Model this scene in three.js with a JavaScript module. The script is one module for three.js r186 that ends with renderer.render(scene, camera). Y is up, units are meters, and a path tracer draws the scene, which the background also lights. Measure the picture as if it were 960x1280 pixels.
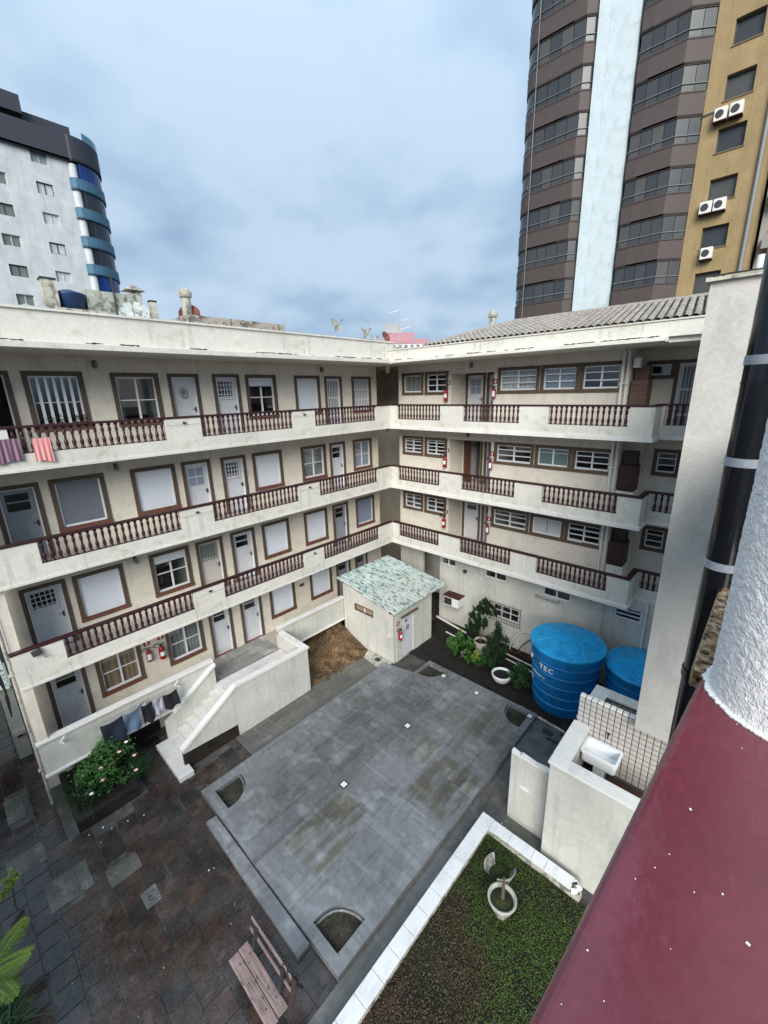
import * as THREE from 'three';
import { mergeGeometries, mergeVertices, toCreasedNormals } from 'three/addons/utils/BufferGeometryUtils.js';
import { RoundedBoxGeometry } from 'three/addons/geometries/RoundedBoxGeometry.js';
import { TextGeometry } from 'three/addons/geometries/TextGeometry.js';
import { FontLoader } from 'three/addons/loaders/FontLoader.js';

// ---------------------------------------------------------------- camera, sky, sun, exposure
const scene = new THREE.Scene();
const camera = new THREE.PerspectiveCamera(101.26, 768 / 1024, 0.05, 900);
camera.position.set(13.04, 10.89, 14.524);
camera.rotation.set(-0.2806, 0.7523, -0.025, 'YXZ');
const CX = 13.04, CY = 10.89, CZ = 14.524;
const renderer = new THREE.WebGLRenderer({ antialias: true });
renderer.toneMapping = THREE.LinearToneMapping;
renderer.toneMappingExposure = 3.2;
renderer.shadowMap.enabled = true;
const SUN = new THREE.Vector3(0.51, 0.5, 0.7).normalize();
const sun = new THREE.DirectionalLight(new THREE.Color(1, 0.965, 0.9), 1.5);
sun.position.copy(SUN).multiplyScalar(60).add(new THREE.Vector3(5, 0, 6)); sun.target.position.set(5, 0, 6);
sun.castShadow = true; sun.shadow.radius = 70; sun.shadow.mapSize.set(2048, 2048);
Object.assign(sun.shadow.camera, { left: -40, right: 40, top: 40, bottom: -40, near: 1, far: 160 });
scene.add(sun, sun.target);

// ---------------------------------------------------------------- small maths
function rand(seed) { let a = seed >>> 0; return () => { a = (a + 0x6D2B79F5) | 0; let t = Math.imul(a ^ (a >>> 15), 1 | a); t = (t + Math.imul(t ^ (t >>> 7), 61 | t)) ^ t; return ((t ^ (t >>> 14)) >>> 0) / 4294967296; }; }
const hash2 = (x, y, s) => { let h = Math.imul(x, 374761393) + Math.imul(y, 668265263) + Math.imul(s, 974711); h = Math.imul(h ^ (h >>> 13), 1274126177); return ((h ^ (h >>> 16)) >>> 0) / 4294967296; };
const mix = (a, b, t) => a + (b - a) * t, clamp = (x, a = 0, b = 1) => Math.min(b, Math.max(a, x));
const sm = (a, b, x) => { const t = clamp((x - a) / (b - a)); return t * t * (3 - 2 * t); };
function vn(x, y, px, py, s) {               // value noise, periodic in px, py cells
  const xi = Math.floor(x), yi = Math.floor(y), fx = x - xi, fy = y - yi, u = fx * fx * (3 - 2 * fx), v = fy * fy * (3 - 2 * fy);
  const w = (n, p) => ((n % p) + p) % p, x0 = w(xi, px), x1 = w(xi + 1, px), y0 = w(yi, py), y1 = w(yi + 1, py);
  return mix(mix(hash2(x0, y0, s), hash2(x1, y0, s), u), mix(hash2(x0, y1, s), hash2(x1, y1, s), u), v);
}
function fbm(u, v, fx, fy, oct, s) { let a = 0.5, r = 0, n = 0; for (let i = 0; i < oct; i++) { r += a * vn(u * fx, v * fy, fx, fy, s + i * 17); n += a; a *= 0.55; fx *= 2; fy *= 2; } return r / n; }

// ---------------------------------------------------------------- sky: overcast with broken cloud bases, brightened overhead to light upward faces
{
  const W = 1024, H = 512, d = new Float32Array(W * H * 4);
  for (let j = 0; j < H; j++) for (let i = 0; i < W; i++) {
    const u = i / W, v = j / H, el = (v - 0.5) * Math.PI, se = Math.sin(el);
    let r, g, b;
    if (se > -0.02) {
      const k = 1 / (Math.max(se, 0) + 0.28), az = u * 2 * Math.PI, px = Math.cos(az) * Math.cos(el) * k, py = Math.sin(az) * Math.cos(el) * k;
      const n1 = fbm(px / 16 + 0.5, py / 16 + 0.5, 11, 11, 5, 3), n2 = fbm(px / 16 + 0.5, py / 16 + 0.5, 46, 46, 5, 91);
      const c = sm(0.38, 0.62, n1 * 0.58 + n2 * 0.42);
      const base = 0.202 + 0.22 * Math.max(se, 0) ** 3;
      const L = base * mix(0.85, 1.15, c);
      r = L * mix(0.56, 0.73, c); g = L * mix(0.84, 0.935, c); b = L * mix(1.19, 1.17, c);
    } else { r = 0.07; g = 0.075; b = 0.08; }
    const o = (j * W + i) * 4; d[o] = r; d[o + 1] = g; d[o + 2] = b; d[o + 3] = 1;
  }
  const t = new THREE.DataTexture(d, W, H, THREE.RGBAFormat, THREE.FloatType);
  t.mapping = THREE.EquirectangularReflectionMapping; t.magFilter = THREE.LinearFilter; t.minFilter = THREE.LinearFilter; t.wrapS = THREE.RepeatWrapping; t.needsUpdate = true;
  scene.background = t; scene.environment = t;
}

// ---------------------------------------------------------------- textures (colour, grain and wear of surfaces)
function tex(n, metres, fn, data = false) {
  const d = new Uint8Array(n * n * 4);
  for (let j = 0; j < n; j++) for (let i = 0; i < n; i++) { const c = fn(i / n, j / n), o = (j * n + i) * 4; for (let k = 0; k < 3; k++) d[o + k] = clamp(Array.isArray(c) ? c[k] : c) * 255; d[o + 3] = 255; }
  const t = new THREE.DataTexture(d, n, n); t.wrapS = t.wrapT = THREE.RepeatWrapping; t.magFilter = THREE.LinearFilter; t.minFilter = THREE.LinearMipmapLinearFilter; t.generateMipmaps = true;
  if (!data) t.colorSpace = THREE.SRGBColorSpace;
  t.repeat.set(1 / metres, 1 / metres); t.needsUpdate = true; return t;
}
const tint = (a, k) => a.map(v => v * k);
const T = {};
T.plaster = tex(512, 3.1, (u, v) => { const a = fbm(u, v, 5, 5, 5, 1), b = fbm(u, v, 60, 60, 2, 7), c = sm(0.6, 0.78, fbm(u, v, 9, 4, 4, 33)); const k = 0.92 + 0.08 * (a - 0.5) + 0.06 * (b - 0.5) - 0.045 * c; return [k * 1.02, k * 1.01, k]; });
T.weather = tex(1024, 4.3, (u, v) => {
  const a = fbm(u, v, 6, 6, 5, 11), b = fbm(u, v, 80, 80, 2, 17), st = sm(0.55, 0.8, fbm(u, v, 46, 3, 3, 23)) * sm(0.4, 0.7, fbm(u, v, 5, 9, 3, 29)), g = sm(0.6, 0.75, fbm(u, v, 14, 20, 4, 31));
  const k = 0.945 + 0.1 * (a - 0.5) + 0.06 * (b - 0.5) - 0.09 * st - 0.055 * g; return [k, k * 0.995, k * (0.985 - 0.03 * g)];
});
T.grime = tex(512, 2.2, (u, v) => { const a = fbm(u, v, 6, 6, 5, 61), g = sm(0.45, 0.75, fbm(u, v, 16, 14, 5, 67)), b = fbm(u, v, 70, 70, 2, 71); const k = 0.9 - 0.3 * g + 0.25 * (a - 0.5) + 0.14 * (b - 0.5); return [k, k * 0.99, k * 0.95]; });
// wet concrete: mottling, scuffs, pale scrape marks and the algae stains that the photograph shows on single panels (x and z in metres)
const STAIN = [[5.74, 8.6, 6.98, 10.75, 1], [7.12, 5.75, 8.5, 7.75, 1.15], [6.3, 5.5, 6.98, 6.8, 0.75], [7.12, 2.6, 8.3, 4.8, 0.7], [3.0, 4.9, 4.0, 6.5, 0.5], [4.2, 9.6, 5.2, 10.8, 0.45], [5.8, 3.2, 6.9, 4.9, 0.45]];
T.concrete = tex(1024, 12, (u, v) => {
  const x = u * 12, z = v * 12, a = fbm(u, v, 5, 5, 6, 41), b = fbm(u, v, 130, 130, 2, 43), sc = sm(0.6, 0.72, fbm(u, v, 90, 9, 3, 53)), lt = sm(0.6, 0.74, fbm(u, v, 20, 28, 4, 59)), lt2 = sm(0.62, 0.7, fbm(u, v, 10, 70, 3, 61)), n = fbm(u, v, 34, 20, 4, 47), n2 = fbm(u, v, 70, 12, 3, 49);
  let st = 0; for (const [x0, z0, x1, z1, k] of STAIN) { const e = 0.1 + 0.5 * n * n; st = Math.max(st, k * sm(0, e * 0.6, x - x0 + 0.1 * n) * sm(0, e * 0.6, x1 - x + 0.1 * n) * sm(0, e, z - z0 + 0.3 * n - 0.15) * sm(0, e, z1 - z + 0.3 * n - 0.15) * sm(0.3, 0.62, n2 + 0.35 * (n - 0.5))); }
  const k = 0.68 + 0.34 * (a - 0.5) + 0.12 * (b - 0.5) - 0.07 * sc + 0.1 * lt + 0.06 * lt2; st = clamp(st, 0, 1);
  return [k * mix(1, 0.83, st), k * mix(1.005, 0.81, st), k * mix(1.015, 0.735, st)];
});
T.wet = tex(512, 7.3, (u, v) => { const a = fbm(u, v, 6, 6, 5, 73), b = fbm(u, v, 60, 60, 2, 79); return 0.18 + 0.5 * sm(0.35, 0.68, a) + 0.16 * (b - 0.5); }, true);
T.slate = tex(512, 2.7, (u, v) => { const a = fbm(u, v, 9, 9, 5, 83), b = fbm(u, v, 90, 90, 2, 89), g = sm(0.62, 0.74, fbm(u, v, 14, 14, 4, 97)); const k = 0.74 + 0.5 * (a - 0.5) + 0.3 * (b - 0.5) + 0.16 * g; return [k, k * 0.985, k * 0.96]; });
T.soil = tex(512, 2.3, (u, v) => { const a = fbm(u, v, 7, 7, 5, 101), b = fbm(u, v, 70, 70, 3, 103); const k = 0.55 + 0.55 * (a - 0.5) + 0.6 * (b - 0.5); return [k, k * 0.95, k * 0.88]; });
T.bumpf = tex(512, 0.9, (u, v) => fbm(u, v, 40, 40, 4, 107), true);
T.bumpc = tex(512, 2.4, (u, v) => 0.6 * fbm(u, v, 24, 24, 4, 109) + 0.4 * fbm(u, v, 90, 90, 2, 113), true);
T.granite = tex(512, 0.32, (u, v) => { const a = fbm(u, v, 22, 22, 3, 127), b = fbm(u, v, 34, 34, 3, 131), k = 0.8 + 0.3 * (fbm(u, v, 60, 60, 2, 137) - 0.5); return a > 0.6 ? [0.16, 0.13, 0.12] : b > 0.6 ? tint([0.52, 0.38, 0.28], k) : b < 0.38 ? tint([0.85, 0.78, 0.68], k) : tint([0.72, 0.6, 0.45], k); });
T.wood = tex(512, 1.1, (u, v) => { const w = fbm(u, v, 3, 60, 4, 139), k = 0.72 + 0.5 * (w - 0.5) + 0.14 * (fbm(u, v, 8, 8, 3, 149) - 0.5) - 0.25 * sm(0.72, 0.8, fbm(u, v, 16, 20, 3, 151)); return [k, k * 0.97, k * 0.95]; });
T.paint = tex(512, 0.75, (u, v) => { const a = fbm(u, v, 5, 5, 4, 157), b = fbm(u, v, 100, 100, 2, 163), s = sm(0.7, 0.76, fbm(u, v, 44, 30, 3, 167)); const k = 0.9 + 0.12 * (a - 0.5) + 0.06 * (b - 0.5) + 0.05 * s; return [k, k, k]; });
T.paintR = tex(512, 0.6, (u, v) => 0.38 + 0.3 * (fbm(u, v, 7, 7, 4, 173) - 0.5) + 0.2 * sm(0.6, 0.72, fbm(u, v, 26, 30, 4, 179)), true);
T.lichen = tex(512, 1.6, (u, v) => { const a = fbm(u, v, 5, 5, 4, 181), g = sm(0.58, 0.66, fbm(u, v, 10, 46, 4, 191)), p = sm(0.62, 0.7, fbm(u, v, 8, 8, 4, 193)); const k = 0.9 + 0.2 * (a - 0.5) - 0.36 * g - 0.12 * p; return [k * 0.98, k, k * 0.985]; });
T.stucco = tex(512, 0.24, (u, v) => 0.75 * sm(0.38, 0.7, fbm(u, v, 52, 52, 3, 251)) + 0.25 * fbm(u, v, 120, 120, 2, 257), true);
T.tiles = tex(512, 1.9, (u, v) => { const a = fbm(u, v, 6, 6, 5, 197), g = sm(0.5, 0.7, fbm(u, v, 20, 20, 4, 199)); const k = 0.86 + 0.25 * (a - 0.5) - 0.34 * g; return [k, k * 0.975, k * 0.94]; });
T.render = tex(512, 4.7, (u, v) => { const a = fbm(u, v, 5, 5, 5, 211), b = fbm(u, v, 60, 60, 2, 223), st = sm(0.5, 0.8, fbm(u, v, 40, 3, 4, 227)); const k = 0.9 + 0.14 * (a - 0.5) + 0.07 * (b - 0.5) - 0.05 * st; return [k, k * 1.0, k * 0.985]; });
T.blue = tex(512, 2.9, (u, v) => { const a = fbm(u, v, 6, 6, 5, 229), g = sm(0.58, 0.72, fbm(u, v, 22, 16, 4, 233)); const k = 0.9 + 0.2 * (a - 0.5) - 0.12 * g; return [k + 0.02 * g, k, k]; });
T.leaf = tex(256, 0.3, (u, v) => { const k = 0.8 + 0.5 * (fbm(u, v, 8, 8, 4, 239) - 0.5); return [k, k, k * 0.9]; });

const rgb = (r, g, b) => new THREE.Color().setRGB(r, g, b);
function mat(c, rough, o = {}) { const p = { color: rgb(...c), roughness: rough, metalness: 0 }; const m = new (o.phys ? THREE.MeshPhysicalMaterial : THREE.MeshStandardMaterial)(p); delete o.phys; Object.assign(m, o); m.side = THREE.DoubleSide; return m; }
const M = {
  wall: mat([0.79, 0.74, 0.635], 0.85, { map: T.plaster, bumpMap: T.bumpf, bumpScale: 0.002 }),
  wallR: mat([0.75, 0.71, 0.63], 0.85, { map: T.plaster, bumpMap: T.bumpf, bumpScale: 0.002 }),
  fascia: mat([0.69, 0.67, 0.615], 0.85, { map: T.weather, bumpMap: T.bumpf, bumpScale: 0.002 }),
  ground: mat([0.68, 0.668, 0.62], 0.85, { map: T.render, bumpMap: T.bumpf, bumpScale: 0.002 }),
  grime: mat([0.62, 0.6, 0.55], 0.9, { map: T.grime }),
  maroon: mat([0.034, 0.007, 0.0095], 0.45),
  brown: mat([0.118, 0.078, 0.05], 0.7, { map: T.plaster }), sill: mat([0.165, 0.068, 0.046], 0.6, { map: T.plaster }),
  white: mat([0.74, 0.75, 0.77], 0.5), whiteDoor: mat([0.69, 0.71, 0.755], 0.5, { map: T.plaster }), greyDoor: mat([0.3, 0.33, 0.37], 0.55, { map: T.plaster }),
  shutter: mat([0.72, 0.745, 0.79], 0.5), shutterGrey: mat([0.19, 0.2, 0.225], 0.5),
  glass: new THREE.MeshPhysicalMaterial({ color: rgb(0.86, 0.89, 0.9), roughness: 0.03, transmission: 1, thickness: 0, ior: 1.5 }), room: mat([0.5, 0.46, 0.4], 0.9),
  iron: mat([0.03, 0.03, 0.033], 0.55),
  curtain: mat([0.52, 0.53, 0.55], 0.9), curtainGrey: mat([0.2, 0.21, 0.2], 0.9), curtainTan: mat([0.3, 0.2, 0.13], 0.9), curtainBlue: mat([0.24, 0.28, 0.37], 0.9), curtainTeal: mat([0.2, 0.28, 0.3], 0.9),
  floor: mat([0.5, 0.455, 0.43], 0.5, { map: T.plaster }),
  redTile: mat([0.2, 0.05, 0.035], 0.5),
  eave: mat([0.72, 0.7, 0.65], 0.8, { map: T.weather }), moss: mat([0.028, 0.027, 0.024], 0.95),
  concrete: [0.95, 1.02, 0.92, 1.08].map(k => mat([0.36 * k, 0.365 * k, 0.37 * k], 0.42, { map: T.concrete, roughnessMap: T.wet, bumpMap: T.bumpc, bumpScale: 0.003 })),
  apron: mat([0.25, 0.24, 0.212], 0.55, { map: T.concrete, roughnessMap: T.wet, bumpMap: T.bumpc, bumpScale: 0.004 }),
  bed: mat([0.12, 0.114, 0.106], 0.7, { map: T.slate, bumpMap: T.bumpc, bumpScale: 0.004 }),
  slate: [[0.05, 0.041, 0.039], [0.042, 0.036, 0.036], [0.058, 0.046, 0.044], [0.064, 0.044, 0.037], [0.05, 0.047, 0.046], [0.07, 0.054, 0.05]].map(c => mat(c.map(v => v * 1.45), 0.42, { map: T.slate, roughnessMap: T.wet, bumpMap: T.bumpc, bumpScale: 0.004 })),
  paleSlab: mat([0.175, 0.175, 0.155], 0.6, { map: T.slate }), greySlab: mat([0.2, 0.215, 0.22], 0.6, { map: T.slate }),
  soil: mat([0.034, 0.026, 0.02], 0.95, { map: T.soil, bumpMap: T.bumpc, bumpScale: 0.02 }), dirt: mat([0.5, 0.325, 0.18], 0.95, { map: T.soil, bumpMap: T.bumpc, bumpScale: 0.03 }),
  murk: mat([0.1, 0.092, 0.062], 0.85, { map: T.soil, bumpMap: T.bumpc, bumpScale: 0.012 }),
  whiteTile: mat([0.8, 0.82, 0.84], 0.3, { map: T.plaster }), coping: mat([0.82, 0.81, 0.775], 0.7, { map: T.plaster }), stepTile: mat([0.76, 0.74, 0.725], 0.4, { map: T.plaster }),
  wallTile: mat([0.6, 0.555, 0.52], 0.25, { map: T.weather }), grout: mat([0.1, 0.09, 0.085], 0.9),
  ceramic: mat([0.78, 0.8, 0.8], 0.12), brownClad: mat([0.05, 0.033, 0.025], 0.75, { map: T.soil, bumpMap: T.bumpc, bumpScale: 0.02 }),
  tank: mat([0.004, 0.21, 0.55], 0.34, { map: T.blue }), tankLidLit: mat([0.01, 0.4, 0.8], 0.42, { map: T.blue }),  // lid: same paint as the body, lightened to paint the light from above
  red: mat([0.27, 0.008, 0.012], 0.3), black: mat([0.01, 0.011, 0.014], 0.3), rubber: mat([0.016, 0.016, 0.017], 0.6),
  pvc: mat([0.68, 0.66, 0.62], 0.4), steel: mat([0.5, 0.5, 0.5], 0.35, { metalness: 0.8 }), rust: mat([0.17, 0.06, 0.03], 0.85, { map: T.soil }),
  timber: mat([0.46, 0.35, 0.34], 0.65, { map: T.wood }), timberDark: mat([0.13, 0.07, 0.05], 0.6, { map: T.wood }), terracotta: mat([0.3, 0.09, 0.05], 0.85, { map: T.soil }),
  roofSheet: mat([0.55, 0.63, 0.62], 0.75, { map: T.lichen }), roofTile: [1, 0.88, 1.1].map(k => mat([0.52 * k, 0.49 * k, 0.455 * k], 0.85, { map: T.tiles })),
  sillRed: mat([0.172, 0.033, 0.048], 0.4, { map: T.paint, roughnessMap: T.paintR, bumpMap: T.bumpf, bumpScale: 0.0006 }),
  granite: mat([0.8, 0.74, 0.66], 0.2, { map: T.granite }), stucco: mat([0.74, 0.73, 0.71], 0.92, { bumpMap: T.stucco, bumpScale: 0.0017 }), pipeBlack: mat([0.009, 0.01, 0.014], 0.3, { map: T.paint, roughnessMap: T.paintR }), tape: mat([0.4, 0.43, 0.47], 0.4, { map: T.paint }),
  column: mat([0.575, 0.56, 0.525], 0.9, { map: T.plaster, bumpMap: T.bumpc, bumpScale: 0.006 }),
  pot: mat([0.58, 0.57, 0.54], 0.75, { map: T.grime }), flake: mat([0.75, 0.75, 0.74], 0.8),
  leafA: mat([0.055, 0.17, 0.03], 0.45, { map: T.leaf }), leafB: mat([0.03, 0.1, 0.022], 0.45, { map: T.leaf }), leafC: mat([0.23, 0.35, 0.04], 0.5, { map: T.leaf }), leafD: mat([0.02, 0.055, 0.018], 0.5, { map: T.leaf }),
  petal: mat([0.78, 0.45, 0.5], 0.6), petalW: mat([0.8, 0.76, 0.72], 0.6), bark: mat([0.1, 0.075, 0.05], 0.9),
};

// ---------------------------------------------------------------- geometry helpers; every shape is given in world metres
function uvm(g) {
  const p = g.attributes.position, n = g.attributes.normal, uv = new Float32Array(p.count * 2);
  for (let i = 0; i < p.count; i++) { const ax = Math.abs(n.getX(i)), ay = Math.abs(n.getY(i)), az = Math.abs(n.getZ(i)), x = p.getX(i), y = p.getY(i), z = p.getZ(i); if (ay >= ax && ay >= az) { uv[2 * i] = x; uv[2 * i + 1] = z; } else if (ax >= az) { uv[2 * i] = z; uv[2 * i + 1] = y; } else { uv[2 * i] = x; uv[2 * i + 1] = y; } }
  g.setAttribute('uv', new THREE.BufferAttribute(uv, 2)); return g;
}
function plain(g) { if (g.index) g = g.toNonIndexed(); for (const k of Object.keys(g.attributes)) if (!['position', 'normal'].includes(k)) g.deleteAttribute(k); if (!g.attributes.normal) g.computeVertexNormals(); return uvm(g); }
function box(x0, y0, z0, x1, y1, z1) { const g = new THREE.BoxGeometry(Math.abs(x1 - x0), Math.abs(y1 - y0), Math.abs(z1 - z0)); g.translate((x0 + x1) / 2, (y0 + y1) / 2, (z0 + z1) / 2); return plain(g); }
function rbox(x0, y0, z0, x1, y1, z1, r = 0.02, seg = 2) { const g = new RoundedBoxGeometry(Math.abs(x1 - x0), Math.abs(y1 - y0), Math.abs(z1 - z0), seg, r); g.translate((x0 + x1) / 2, (y0 + y1) / 2, (z0 + z1) / 2); return plain(g); }
function merge(gs) { gs = gs.filter(Boolean); return gs.length === 1 ? gs[0] : mergeGeometries(gs, false); }
// a shape (points or THREE.Shape) in a plane, thick along the third axis; ax: 'x' = (z,y)+x, 'z' = (x,y)+z, 'y' = (x,z)+y
function slab(shape, ax, a, b, o = {}) {
  if (Array.isArray(shape)) shape = new THREE.Shape(shape.map(p => new THREE.Vector2(p[0], p[1])));
  const g0 = new THREE.ExtrudeGeometry(shape, { depth: b - a, bevelEnabled: false, curveSegments: o.seg || 12 });
  const p = g0.attributes.position, c = p.count, q = new Float32Array(c * 3);
  for (let i = 0; i < c; i++) { const s = p.getX(i), t = p.getY(i), e = p.getZ(i) + a; const w = ax === 'x' ? [e, t, s] : ax === 'z' ? [s, t, e] : [s, e, t]; q.set(w, i * 3); }
  if (ax !== 'z') for (let i = 0; i < c; i += 3) for (let k = 0; k < 3; k++) { const m = q[(i + 1) * 3 + k]; q[(i + 1) * 3 + k] = q[(i + 2) * 3 + k]; q[(i + 2) * 3 + k] = m; }
  const g = new THREE.BufferGeometry(); g.setAttribute('position', new THREE.BufferAttribute(q, 3)); g.computeVertexNormals(); return uvm(g);
}
function tube(pts, r, seg = 8, n = 0) { const c = pts.length === 2 ? new THREE.LineCurve3(new THREE.Vector3(...pts[0]), new THREE.Vector3(...pts[1])) : new THREE.CatmullRomCurve3(pts.map(p => new THREE.Vector3(...p))); return plain(new THREE.TubeGeometry(c, n || (pts.length === 2 ? 1 : pts.length * 4), r, seg, false)); }
function rod(a, b, r, seg = 10, r2 = r) { const A = new THREE.Vector3(...a), B = new THREE.Vector3(...b), L = A.distanceTo(B), g = new THREE.CylinderGeometry(r2, r, L, seg); g.applyQuaternion(new THREE.Quaternion().setFromUnitVectors(new THREE.Vector3(0, 1, 0), B.clone().sub(A).normalize())); g.translate((a[0] + b[0]) / 2, (a[1] + b[1]) / 2, (a[2] + b[2]) / 2); return plain(g); }
function lathe(prof, x, y, z, seg = 24) { const g = new THREE.LatheGeometry(prof.map(p => new THREE.Vector2(p[0], p[1])), seg); g.translate(x, y, z); return plain(g); }
function ball(x, y, z, rx, ry = rx, rz = rx, w = 12, h = 8) { const g = new THREE.SphereGeometry(1, w, h); g.scale(rx, ry, rz); g.translate(x, y, z); return plain(g); }
function moved(g, x, y, z) { g = g.clone(); g.translate(x, y, z); return g; }
function turned(g, [ox, oy, oz], rx, ry, rz) { g = g.clone(); g.translate(-ox, -oy, -oz); g.applyMatrix4(new THREE.Matrix4().makeRotationFromEuler(new THREE.Euler(rx, ry, rz))); g.translate(ox, oy, oz); return g; }
// bumpy grid sheet between x0..x1, z0..z1
function sheet(x0, z0, x1, z1, nx, nz, hf) {
  const g = new THREE.PlaneGeometry(1, 1, nx, nz), p = g.attributes.position;
  for (let i = 0; i < p.count; i++) { const x = mix(x0, x1, p.getX(i) + 0.5), z = mix(z0, z1, 0.5 - p.getY(i)); p.setXYZ(i, x, hf(x, z), z); }
  const idx = g.index; g.computeVertexNormals(); return plain(g);
}

// ---------------------------------------------------------------- things, parts, labels
const taken = {}, origin = new Map();
function numbered(n) { taken[n] = (taken[n] ?? -1) + 1; return taken[n] ? n + '_' + String(taken[n]).padStart(3, '0') : n; }
function tag(o, label, category, group, kind) { o.userData.label = label; o.userData.category = category; if (group) o.userData.group = group; if (kind) o.userData.kind = kind; return o; }
function thing(name, at, label, category, group, kind) { const o = new THREE.Group(); o.name = numbered(name); o.position.set(...at); origin.set(o, at); scene.add(o); return tag(o, label, category, group, kind); }
const cacheMesh = (g, m) => { const o = new THREE.Mesh(g, m); o.castShadow = o.receiveShadow = true; return o; };
function part(name, parent, m, ...gs) {      // one mesh under a thing or a part, shapes given in world metres
  const g = merge(gs.flat()), at = origin.get(parent) || [0, 0, 0]; g.translate(-at[0], -at[1], -at[2]);
  const o = cacheMesh(g, m); o.name = name; parent.add(o); origin.set(o, at); return o;
}
function copyPart(name, parent, m, g, x, y, z, ry = 0) { const at = origin.get(parent) || [0, 0, 0], o = cacheMesh(g, m); o.name = name; o.position.set(x - at[0], y - at[1], z - at[2]); o.rotation.y = ry; parent.add(o); return o; }
function single(name, at, label, category, m, gs, group, kind) { const g = merge([gs].flat()); g.translate(-at[0], -at[1], -at[2]); const o = cacheMesh(g, m); o.name = numbered(name); o.position.set(...at); scene.add(o); origin.set(o, at); return tag(o, label, category, group, kind); }
function struct(name, m, gs, label) { const g = merge([gs].flat()), o = cacheMesh(g, m); o.name = numbered(name); o.userData.kind = 'structure'; if (label) o.userData.label = label; scene.add(o); origin.set(o, [0, 0, 0]); return o; }
function structGroup(name, label) { const o = new THREE.Group(); o.name = numbered(name); o.userData.kind = 'structure'; if (label) o.userData.label = label; scene.add(o); origin.set(o, [0, 0, 0]); return o; }
function piece(name, parent, m, g, kind) { const o = cacheMesh(g, m); o.name = name; if (kind) o.userData.kind = kind; parent.add(o); return o; }
function twin(o, dx, dy, dz, label) { const c = o.clone(); c.name = numbered(o.name.replace(/_\d+$/, '')); c.position.x += dx; c.position.y += dy; c.position.z += dz; c.userData = { ...o.userData }; if (label) c.userData.label = label; scene.add(c); return c; }

// ================================================================ THE SETTING: ground, platform, paving
struct('terrain', mat([0.1, 0.1, 0.095], 0.95, { map: T.soil }), box(-400, -0.5, -400, 400, -0.07, 400), 'city ground beyond the courtyard');
struct('paving_bed', M.bed, box(-9, -0.069, -2.4, 14, -0.014, 22), 'dark mortar bed under the courtyard paving');
{ // slate paving, each stone a piece
  const R = rand(5), pav = structGroup('courtyard_paving', 'dark wet slate paving stones of the courtyard'), P = 0.475, list = [];
  const pale = [[2.3, 14.12, 3.14, 14.95, 0], [3.02, 13.22, 3.56, 13.9, 0], [4.16, 13.16, 4.62, 13.5, 1], [0.95, 14.75, 1.6, 15.5, 0], [3.75, 16.3, 4.3, 16.7, 0], [6.2, 15.6, 6.7, 16.1, 0], [-1.2, 14.9, -0.2, 15.3, 0], [1.9, 16.4, 2.5, 17, 0]];
  for (let j = 0; j < 24; j++) for (let i = -14; i < 22; i++) {
    const shift = (j % 3) * 0.07, x0 = -0.05 + i * P + shift, z0 = 8.6 + j * P, x1 = x0 + P, z1 = z0 + P, cx = (x0 + x1) / 2, cz = (z0 + z1) / 2;
    if (x1 > 9.08) continue; if (x0 < 1.62 && z0 < 11.25 && x0 > -1) continue; if (x0 < -0.75 && z1 < 14.4) continue; if (x0 < 1.5 && x0 > -0.8 && z0 < 14.0 && z1 > 12.6) continue; if (cz < 11.45 && cx > 2.8) continue; if (cz < 9.75 && cx > 1) continue; if (cx < -6.4) continue;
    if (pale.some(p => x1 > p[0] + 0.02 && x0 < p[2] - 0.02 && z1 > p[1] + 0.02 && z0 < p[3] - 0.02)) { const q = pale.find(p => x1 > p[0] + 0.02 && x0 < p[2] - 0.02 && z1 > p[1] + 0.02 && z0 < p[3] - 0.02); if (cx > q[0] && cx < q[2] && cz > q[1] && cz < q[3]) continue; }
    const g = 0.007 + 0.008 * R(), w = Math.floor(R() * 6), h = 0.004 * R();
    const pts = [[x0 + g * (0.6 + R()), z0 + g * (0.6 + R())], [x1 - g * (0.6 + R()), z0 + g * (0.6 + R())], [x1 - g * (0.6 + R()), z1 - g * (0.6 + R())], [x0 + g * (0.6 + R()), z1 - g * (0.6 + R())]];
    list.push({ d: Math.hypot(cx - CX, cz - CZ) + (cx < -0.5 ? 6 : 0), w: (cx > 3.4 && cz > 12.4 && R() < 0.45) ? (R() < 0.5 ? 3 : 5) : w, geo: slab(pts, 'y', -0.05, h) });
  }
  list.sort((a, b) => a.d - b.d);
  for (const t of list.slice(0, 300)) piece('paving_stone', pav, M.slate[t.w], t.geo);
  for (let w = 0; w < 6; w++) { const r = list.slice(300).filter(t => t.w === w).map(t => t.geo); if (r.length) piece('far_paving_stones', pav, M.slate[w], merge(r), 'stuff'); }
  for (const [a, b, c, d, k] of pale) piece('pale_slab', pav, k ? M.greySlab : M.paleSlab, slab([[a + 0.01, b + 0.012], [c - 0.012, b + 0.01], [c - 0.01, d - 0.012], [a + 0.013, d - 0.01]], 'y', -0.05, 0.0075));
  // pencilled scrawl on the grey slab
  const scr = [[[4.24, 13.24], [4.34, 13.25]], [[4.29, 13.25], [4.29, 13.4]], [[4.37, 13.3], [4.36, 13.39], [4.42, 13.39]], [[4.37, 13.34], [4.42, 13.33]], [[4.45, 13.3], [4.51, 13.4]], [[4.52, 13.29], [4.44, 13.41]], [[4.56, 13.24], [4.54, 13.42]]];
  piece('scrawl', pav, M.black, merge(scr.map(l => tube(l.map(p => [p[0], 0.009, p[1]]), 0.007, 5, 4))));
}
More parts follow.
